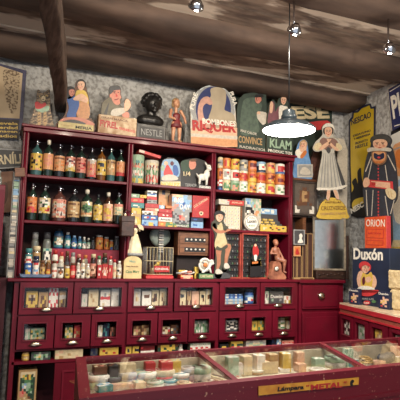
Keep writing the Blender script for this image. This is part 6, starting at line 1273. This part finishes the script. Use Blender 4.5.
orow(219.6, 228.6, 344.2, ['kkkk', 'kyyk', 'yyyy'], 'black carton with a yellow triangle in the open row'); orow(231, 243, 341, ['yyyy', 'eyee', 'xcxc'], 'yellow and green carton with a red foot in the open row')
orow(246, 266, 340.5, ['zszzsz', 'sqccqs', 'zcqqcz', 'aqcqsa'], 'grey patterned carton in the open row')
orow(272, 276.5, 338.6, ['nk', 'kn'], 'narrow black carton in the open row'); orow(277, 281, 338, ['lw', 'wl'], 'narrow pale blue carton in the open row'); orow(282, 294.5, 340.5, ['pppppp', 'xppxpx', 'wwwwww', 'wwwwww'], 'pink carton with a white foot, rightmost in the open row')
# tall picture tin bottom left
s = Sheet('picture_tin', 'tall green tin with a painted scene, standing in the lowest left compartment', 'tin', (at(26, 395, 3.50).x, 3.50, .053))
a, b, c, d = panel(s, 18, 36.6, 370, 400); s.mb.box(a, b, 0, .12, 0, d, 'v', .003); s.mb.art(['ccccccc', 'cyguyec', 'egyuyge', 'eegggee', 'eqlqqge', 'elwqqee', 'epeqgge', 'pxpegqe', 'ppvveee', 'vvcvuee', 'cvvccve', 'vccvvcv'], a+.012, b-.012, s.q(26, 400)[1]-.03, d-.012, -.0008); s.mb.art(['uvuvuv', 'vuvuvu', 'uuuvuv'], a+.012, b-.012, .01, s.q(26, 400)[1]-.035, -.0008); s.done('printed_tin')

# goods in the side counter drawers
def cdb(k, rows, lbl, kind='carton'):
    wa, wb = CW[k][2:4]; p = cpt((wa+wb)/2, .040); Wd = (wb-wa)*.46
    m = MB(); m.box(-Wd, Wd, -.02, .03, 0, .112, rows[0][0], .002); m.art(rows, -Wd+.002, Wd-.002, .003, .108, -.0206); o = m.build(kind); d_ = cpt(1, 0)-cpt(0, 0); o.location = (p.x, p.y, .8705); o.rotation_euler.z = math.atan2(d_.y, d_.x); tag(o, lbl, 'box', 'cartons behind the side counter windows'); return o
cdb(0, ['kwkwk', 'wkqwk', 'kwkkw', 'wqwkk'], 'dark carton with white blotches in the farthest side counter window'); cdb(1, ['qsqqx', 'sgqwq', 'qzgsx', 'zqsqo'], 'pale green and grey carton in the second side counter window'); cdb(2, ['yyvyy', 'yvcvy', 'vcyvy', 'yyvyy'], 'ochre carton in the third side counter window'); cdb(3, ['wwkww', 'awwka', 'wkwaw'], 'white and black carton in the nearest side counter window in view')
m = MB(); slab(m, .02, 1.28, .02, .855, .860, DEEP, v1=.22); m.build('drawer_floor', ctr) if False else None

# ================================================================ pendant lamp
LP = Vector(CAM+ray(288.8, 130.5)*2.9); r = .158
t = thing('pendant_lamp', 'dark enamel dish pendant lamp glowing white underneath, hanging on a thin cord', 'lamp', (LP.x, LP.y, LP.z))
ENA = mat('grey_blue_enamel', (58, 70, 78), .35, coat=.5, rgb2=(48, 60, 68))
m = MB(); prof = [(r, 0), (r+.002, .006), (r*.93, .020), (r*.72, .042), (r*.46, .056), (r*.28, .062), (r*.27, .064)]; n = 48
vs = []; fs = []
full = prof+[(q-.003, h-.004) for q, h in reversed(prof[1:])]+[(r-.005, .0)]
for q, h in full:
    for k in range(n): a = 6.28318*k/n; vs.append((q*math.cos(a), q*math.sin(a), h))
for i in range(len(full)):
    for k in range(n): fs.append((i*n+k, i*n+(k+1) % n, ((i+1) % len(full))*n+(k+1) % n, ((i+1) % len(full))*n+k))
m.add(vs, fs, ENA, True); m.build('lamp_shade', t)
m = MB(); m.lathe([(r*.30, .063), (r*.29, .088), (r*.25, .096), (r*.24, .118), (r*.10, .130)], ENA, n=24); m.build('lamp_holder', t)
GLOW = mat('glowing_opal_diffuser', (255, 252, 244), .5, vary=0, emit=12)
m = MB(); m.lathe([(r*.965, .003), (r*.96, -.004), (r*.6, -.014), (r*.1, -.017)], GLOW, n=40); m.build('diffuser', t)
m = MB(); m.tube([(0, 0, .13), (-.001, 0, .5), (0, 0, cz(LP.y)-LP.z+.05)], .0035, BLACKM, 6); m.build('cord', t)
lamp('AREA', 'pendant_glow', (LP.x, LP.y, LP.z-.03), 25, (1, .96, .90), (LP.x, LP.y, 0), shape='DISK', size=.29)

# ceiling spot lamps
BULB = mat('lit_halogen_bulb', (255, 250, 240), .5, vary=0, emit=40)
names = ['halogen spotlight with a chrome reflector on the ceiling, leftmost of three', 'halogen spotlight with a chrome reflector on the ceiling beside the lamp cord', 'halogen spotlight with a chrome reflector at the upper right of the ceiling']
for i, (p, tg) in enumerate(SPOTS):
    p = Vector(p); t = thing('ceiling_spotlight', names[i], 'spotlight', p, 0, 'ceiling spotlights')
    q = (Vector(tg)-p).normalized().to_track_quat('-Z', 'Y').to_matrix().to_4x4()
    m = MB(); m.lathe([(.040, -.010), (.043, -.006), (.040, .012), (.026, .030), (.015, .042)], CHROME, n=24, T=q); m.build('reflector', t)
    m = MB(); m.lathe([(.034, -.0115), (.033, -.0125), (.01, -.014)], BULB, n=20, T=q); m.build('bulb', t)
    m = MB(); m.tube([(0, 0, .02), (0, .005, .07), (0, 0, cz(p.y)-p.z+.01)], .006, CHROME, 8); m.lathe([(.028, cz(p.y)-p.z-.02), (.030, cz(p.y)-p.z+.02)], CHROME, n=20); m.build('bracket', t)

# ================================================================ enamel plate on the showcase front
fa, fb = sp(0, -.025), sp(1, -.025); fang = math.atan2(fb.y-fa.y, fb.x-fa.x)
p0 = fa.lerp(fb, .5); p0 = Vector((p0.x, p0.y-.003, 0)); 
s = Sheet('enamel_plate', 'long yellow enamel plate lettered in black and orange on the front of the showcase', 'plate', (p0.x, p0.y-.004, 0), fang)
C4 = [(258.6, 386.4), (359, 377.4), (358.6, 384.6), (258.6, 395.6)]
YP = mat('ochre_enamel_plate', (212, 158, 52), .4, rgb2=(176, 110, 40), scale=14, coat=.3)
s.board(C4, YP, .003, False); s.done('plate'); mb = MB()
s.text('Lámpara', 'k', (277, 392.6), (303, 390.2), 5.6, 2, mb, .03, .2); s.text('METAL', 'r', (310.5, 390.2), (342, 387.2), 5.6, 2, mb, .04); s.text(',,', 'r', (306, 386.8), (309, 386.5), 1.8, 2, mb, .02); s.text(',,', 'r', (343.6, 383.2), (346.4, 382.9), 1.8, 2, mb, .02); mb.build('lettering', s.root, 'black script and orange capitals')
m = MB(); s.lay([(350, 384.6), (350.6, 381), (353, 379.6), (354, 381.6), (352.4, 383.6), (353.4, 385.2), (351.4, 386)], 'k', 1, True, m); m.build('lamp_emblem', s.root)

# ================================================================ inside the showcase
ZI = ZD+.0006
GC = 'goods laid out inside the showcase'
def clampback(px, py, P, h, half, hmax=.06):
    ym = 2.375-half+.02*(P.x-.4)
    if P.y > ym: P = at(px, py, ym); h = P.z-ZI
    return P, min(h, hmax)
def disc_tin(px, py, rpx, ch, acc, lbl, hh=.022, kind='round_tin', cat='tin'):
    P = atz(px, py, ZI+hh); P, hh = clampback(px, py, P, hh, .03); Q = at(px+rpx, py, P.y); r = (Q-P).length*.92
    t = thing(kind, lbl, cat, (P.x, P.y, ZI), random.uniform(-.4, .4), GC)
    MB().lathe([(r*.97, 0), (r, .002), (r, hh*.55)], pm(acc), n=26).build('tin_base', t)
    l = MB(); l.lathe([(r*1.02, hh*.56), (r*1.03, hh*.95), (r*.97, hh)], pm(ch), n=26); l.lathe([(r*.74, hh+.0002), (r*.74, hh+.0010)], pm(acc), n=22); l.lathe([(r*.60, hh+.0012), (r*.60, hh+.0018)], pm(ch), n=22); l.text(random.choice(['CREMA', 'JABON', 'PASTA']), 'a', (-r*.45, -.005), (r*.45, -.005), r*.22, 0, .0006, .02, T=Matrix.Translation((0, 0, hh+.002)) @ Matrix.Rotation(-math.pi/2, 4, 'X')) if r > .03 else None; l.build('lid', t); return t
for (px, py, rp, ch, acc, lbl) in ((98, 371, 13, 'w', 'q', 'large white round tin at the left end of the showcase'), (112, 376, 11, 'a', 'q', 'dark grey round tin beside the large white one'), (128, 366.5, 11, 'z', 's', 'grey-white round tin in the back of the left showcase section'),
    (145, 371, 12, 'w', 'g', 'white and green round tin in the middle of the left showcase section'), (155, 381, 9, 'q', 'w', 'pale green round tin in front of the white and green one'), (164, 365, 11, 'c', 'x', 'cream and red round tin towards the back of the left section'),
    (178, 372, 12, 'w', 't', 'white and teal round tin near the middle divider bar'), (170, 379.5, 8, 't', 'w', 'small teal round tin at the front of the left section'), (184, 382.0, 7, 'c', 'g', 'small cream round tin at the front of the left section'),
    (199, 366, 12, 'q', 'z', 'pale green round tin beside the divider bar'), (190, 357.5, 9, 'z', 's', 'grey-beige round tin at the back by the divider bar'), (140, 358, 9, 'q', 'c', 'pale green and cream round tin at the very back of the left section')):
    disc_tin(px, py, rp, ch, acc, lbl)
def lay_box(px, py, w, d, h, rows, lbl, rz=0, name='carton', cat='box'):
    P = atz(px, py, ZI+h*.7); P, h2 = clampback(px, py, P, h, d/2+.012, .098); h = max(h, h2); m = MB(); m.box(-w/2, w/2, -d/2, d/2, 0, h, rows[0][0], .0015)
    m.art(rows, -w/2+.002, w/2-.002, -d/2+.002, d/2-.002, 0, T=Matrix.Translation((0, 0, h+.0006)) @ Matrix.Rotation(-math.pi/2, 4, 'X')); o = m.build(name); o.location = (P.x, P.y, ZI); o.rotation_euler.z = rz; tag(o, lbl, cat, GC); return o
lay_box(104, 386.5, .07, .05, .03, ['tlwl', 'ltww', 'wwlt'], 'teal and white carton at the front left corner of the showcase', .2)
lay_box(122, 384.5, .10, .05, .025, ['ffcff', 'fcccf', 'ffffc'], 'pale pink flat carton at the front of the left section', -.1)
lay_box(139, 383.5, .05, .05, .035, ['cqcq', 'qccc'], 'cream and green carton beside the pale pink one', .1)
lay_box(100, 360.6, .06, .05, .05, ['upuc', 'cupu'], 'brown and pink carton at the back left of the showcase', .05)
lay_box(113, 359.6, .045, .05, .05, ['kuk', 'uka'], 'dark brown carton, second at the back of the showcase')
lay_box(127.5, 356.8, .08, .04, .07, ['cccc', 'ccvc', 'cccc'], 'tall plain cream carton at the back of the left section')
lay_box(150, 355, .05, .04, .06, ['rxr', 'xrx'], 'red carton at the back of the left section'); lay_box(166, 354.5, .06, .05, .05, ['xfx', 'fxf'], 'red and pink carton at the back of the left section')
lay_box(176, 353.6, .045, .04, .055, ['yqy', 'qyq'], 'yellow-green carton at the back of the left section')
CARDS = [(92, 379, 'k', 'black'), (106, 379.5, 'u', 'brown'), (118, 371, 'e', 'dark green'), (134, 376.5, 'k', 'black and white'), (150, 377, 'a', 'dark grey'), (160, 373.5, 'w', 'white'), (168, 385, 'z', 'beige-grey'), (176, 386.2, 'a', 'slate grey'), (188, 376.4, 'e', 'deep green'), (196, 381, 'k', 'black edged'), (152, 388.4, 'v', 'tan'), (214, 371, 'n', 'navy'), (222, 363.5, 'z', 'pale'), (212, 380, 'u', 'brown-black')]
for k, (px, py, ch, cn) in enumerate(CARDS):
    P = atz(px, py, ZI+.002)
    if P.y > 2.36: P.y = 2.36
    o = MB().box(-.022, .022, -.016, .016, 0, .003, ch).art([ch+'wz'+ch+'s', 'w'+ch+'cw'+ch, ch+'zw'+ch+ch], -.021, .021, -.015, .015, 0, T=Matrix.Translation((0, 0, .0034)) @ Matrix.Rotation(-math.pi/2, 4, 'X')).build('label_card'); o.location = (P.x, P.y, ZI); o.rotation_euler.z = (k*37 % 17)/8-1
    tag(o, f'small {cn} printed card lying flat in the {"left" if px < 205 else "middle"} section of the showcase', 'card', 'printed cards in the showcase')
m = MB(); m.ell((0, 0, .021), (.021, .021, .021), mat('red_and_white_ball', (214, 190, 180), .4, rgb2=(160, 50, 54), scale=70, lo=.47, hi=.53), 18, 12); o = m.build('patterned_ball'); P = atz(204.8, 374.5, ZI+.02); o.location = (P.x, P.y, ZI); tag(o, 'red and white patterned ball beside the divider bar in the showcase', 'ball')
rnd = random.Random(21)
lab_row = ['front', 'second', 'third', 'back']
COLN = dict(w='white', c='cream', z='beige-grey', v='tan', f='pale pink', u='brown', q='pale green', y='yellow', s='grey', p='dusky pink', t='teal')
for k in range(10):      # pencils lying in a fan
    a = atz(218+5.2*k, 380-.9*k, ZI+.006); b = a+Vector((-.055+.002*k, .14, 0)); ch = 'vcucpvcyzu'[k]
    m = MB(); d = b-a; m.tube([(0, 0, 0), tuple(d*.86)], .0042, ch, 7); m.tube([tuple(d*.86), tuple(d)], [.0042, .0008], 'c', 7); o = m.build('pencil'); o.location = (a.x, a.y, ZI+.0046); tag(o, f'{COLN[ch]} pencil, {(["leftmost"]+[x+" from the left" for x in od[1:9]]+["rightmost"])[k]} in the row of pencils in the showcase', 'pencil', 'row of pencils in the showcase')
for i, (px, py, w, d, h, rows, lbl) in enumerate(((232, 354.6, .06, .05, .04, ['qzq', 'zqz'], 'pale green box at the back left of the middle section'), (246, 354, .05, .05, .05, ['ccc', 'cvc'], 'cream box, second at the back of the middle section'), (259, 353.2, .05, .05, .045, ['wcw', 'cww'], 'white box, third at the back of the middle section'),
    (272, 352.4, .05, .05, .05, ['vcv', 'cvc'], 'tan box, fourth at the back of the middle section'), (285, 351.8, .05, .05, .06, ['ywy', 'wcw'], 'yellow and white box, fifth at the back of the middle section'), (299, 351, .05, .04, .05, ['fcf', 'cfc'], 'pale pink box at the back right of the middle section'),
    (240, 362.5, .09, .04, .02, ['zczc', 'czcz'], 'flat beige packet in the middle section'), (268, 361, .10, .05, .02, ['cfcc', 'ccfc'], 'flat cream packet in the middle section'), (300, 365.6, .05, .05, .045, ['fff', 'ffv', 'fvf'], 'upright pale orange box at the right of the middle section'),
    (283, 368, .06, .05, .02, ['wwz', 'zww'], 'flat white packet in front of the pale orange box'), (318, 358, .06, .05, .03, ['qwq', 'wqw'], 'pale green box beside the right divider bar'))):
    lay_box(px, py, w, d, h, rows, lbl, rnd.uniform(-.12, .12))
for (px, py, rp, ch, acc, lbl) in ((256, 369, 7, 'w', 'v', 'small white lidded tin among the pencils'), (318, 368.5, 8, 'z', 'w', 'grey-white round tin near the right divider bar'), (335, 352.6, 9, 'q', 'z', 'pale green round tin at the back of the right section')):
    disc_tin(px, py, rp, ch, acc, lbl, .018)
# right section: brass coil, dark pouch, pale packets
m = MB(); pts = []
for i in range(90): a = i*.32; R_ = .030+.010*math.sin(i*.23); pts.append((R_*math.cos(a), R_*math.sin(a), .008+.00045*i))
m.tube(pts, .005, mat('dull_gold_cord', (196, 160, 92), .4, metal=.4, scale=60), 6); o = m.build('cord_coil'); P = at(366, 355, 2.37); o.location = (P.x, P.y, ZI-.0028); tag(o, 'coil of dull gold cord in the right section of the showcase', 'cord')
m = MB(); m.ell((0, 0, .030), (.060, .045, .028), 'a', 18, 10); m.ell((.02, -.01, .045), (.035, .03, .022), 'a', 14, 8); P = at(386, 354, 2.38); t = thing('dark_pouch', 'dark grey soft pouch near the right edge of the showcase', 'pouch', (P.x, P.y, ZI)); merged('body', t, m, .004)
lay_box(352, 359.5, .07, .05, .03, ['tqt', 'qtz'], 'grey-green box left of the gold cord coil', .3); lay_box(378, 361.5, .08, .04, .02, ['ffv', 'fvf'], 'flat peach packet in front of the gold cord', -.1); lay_box(398, 358, .07, .06, .04, ['cfc', 'wcc'], 'cream box at the right edge of the showcase', .1)
lay_box(397, 346.6, .06, .05, .05, ['fcf', 'vfc'], 'peach carton at the back right edge of the showcase'); lay_box(348, 348.5, .05, .04, .05, ['qcq', 'cqc'], 'pale green carton at the back of the right section')
bpy.context.view_layer.update()
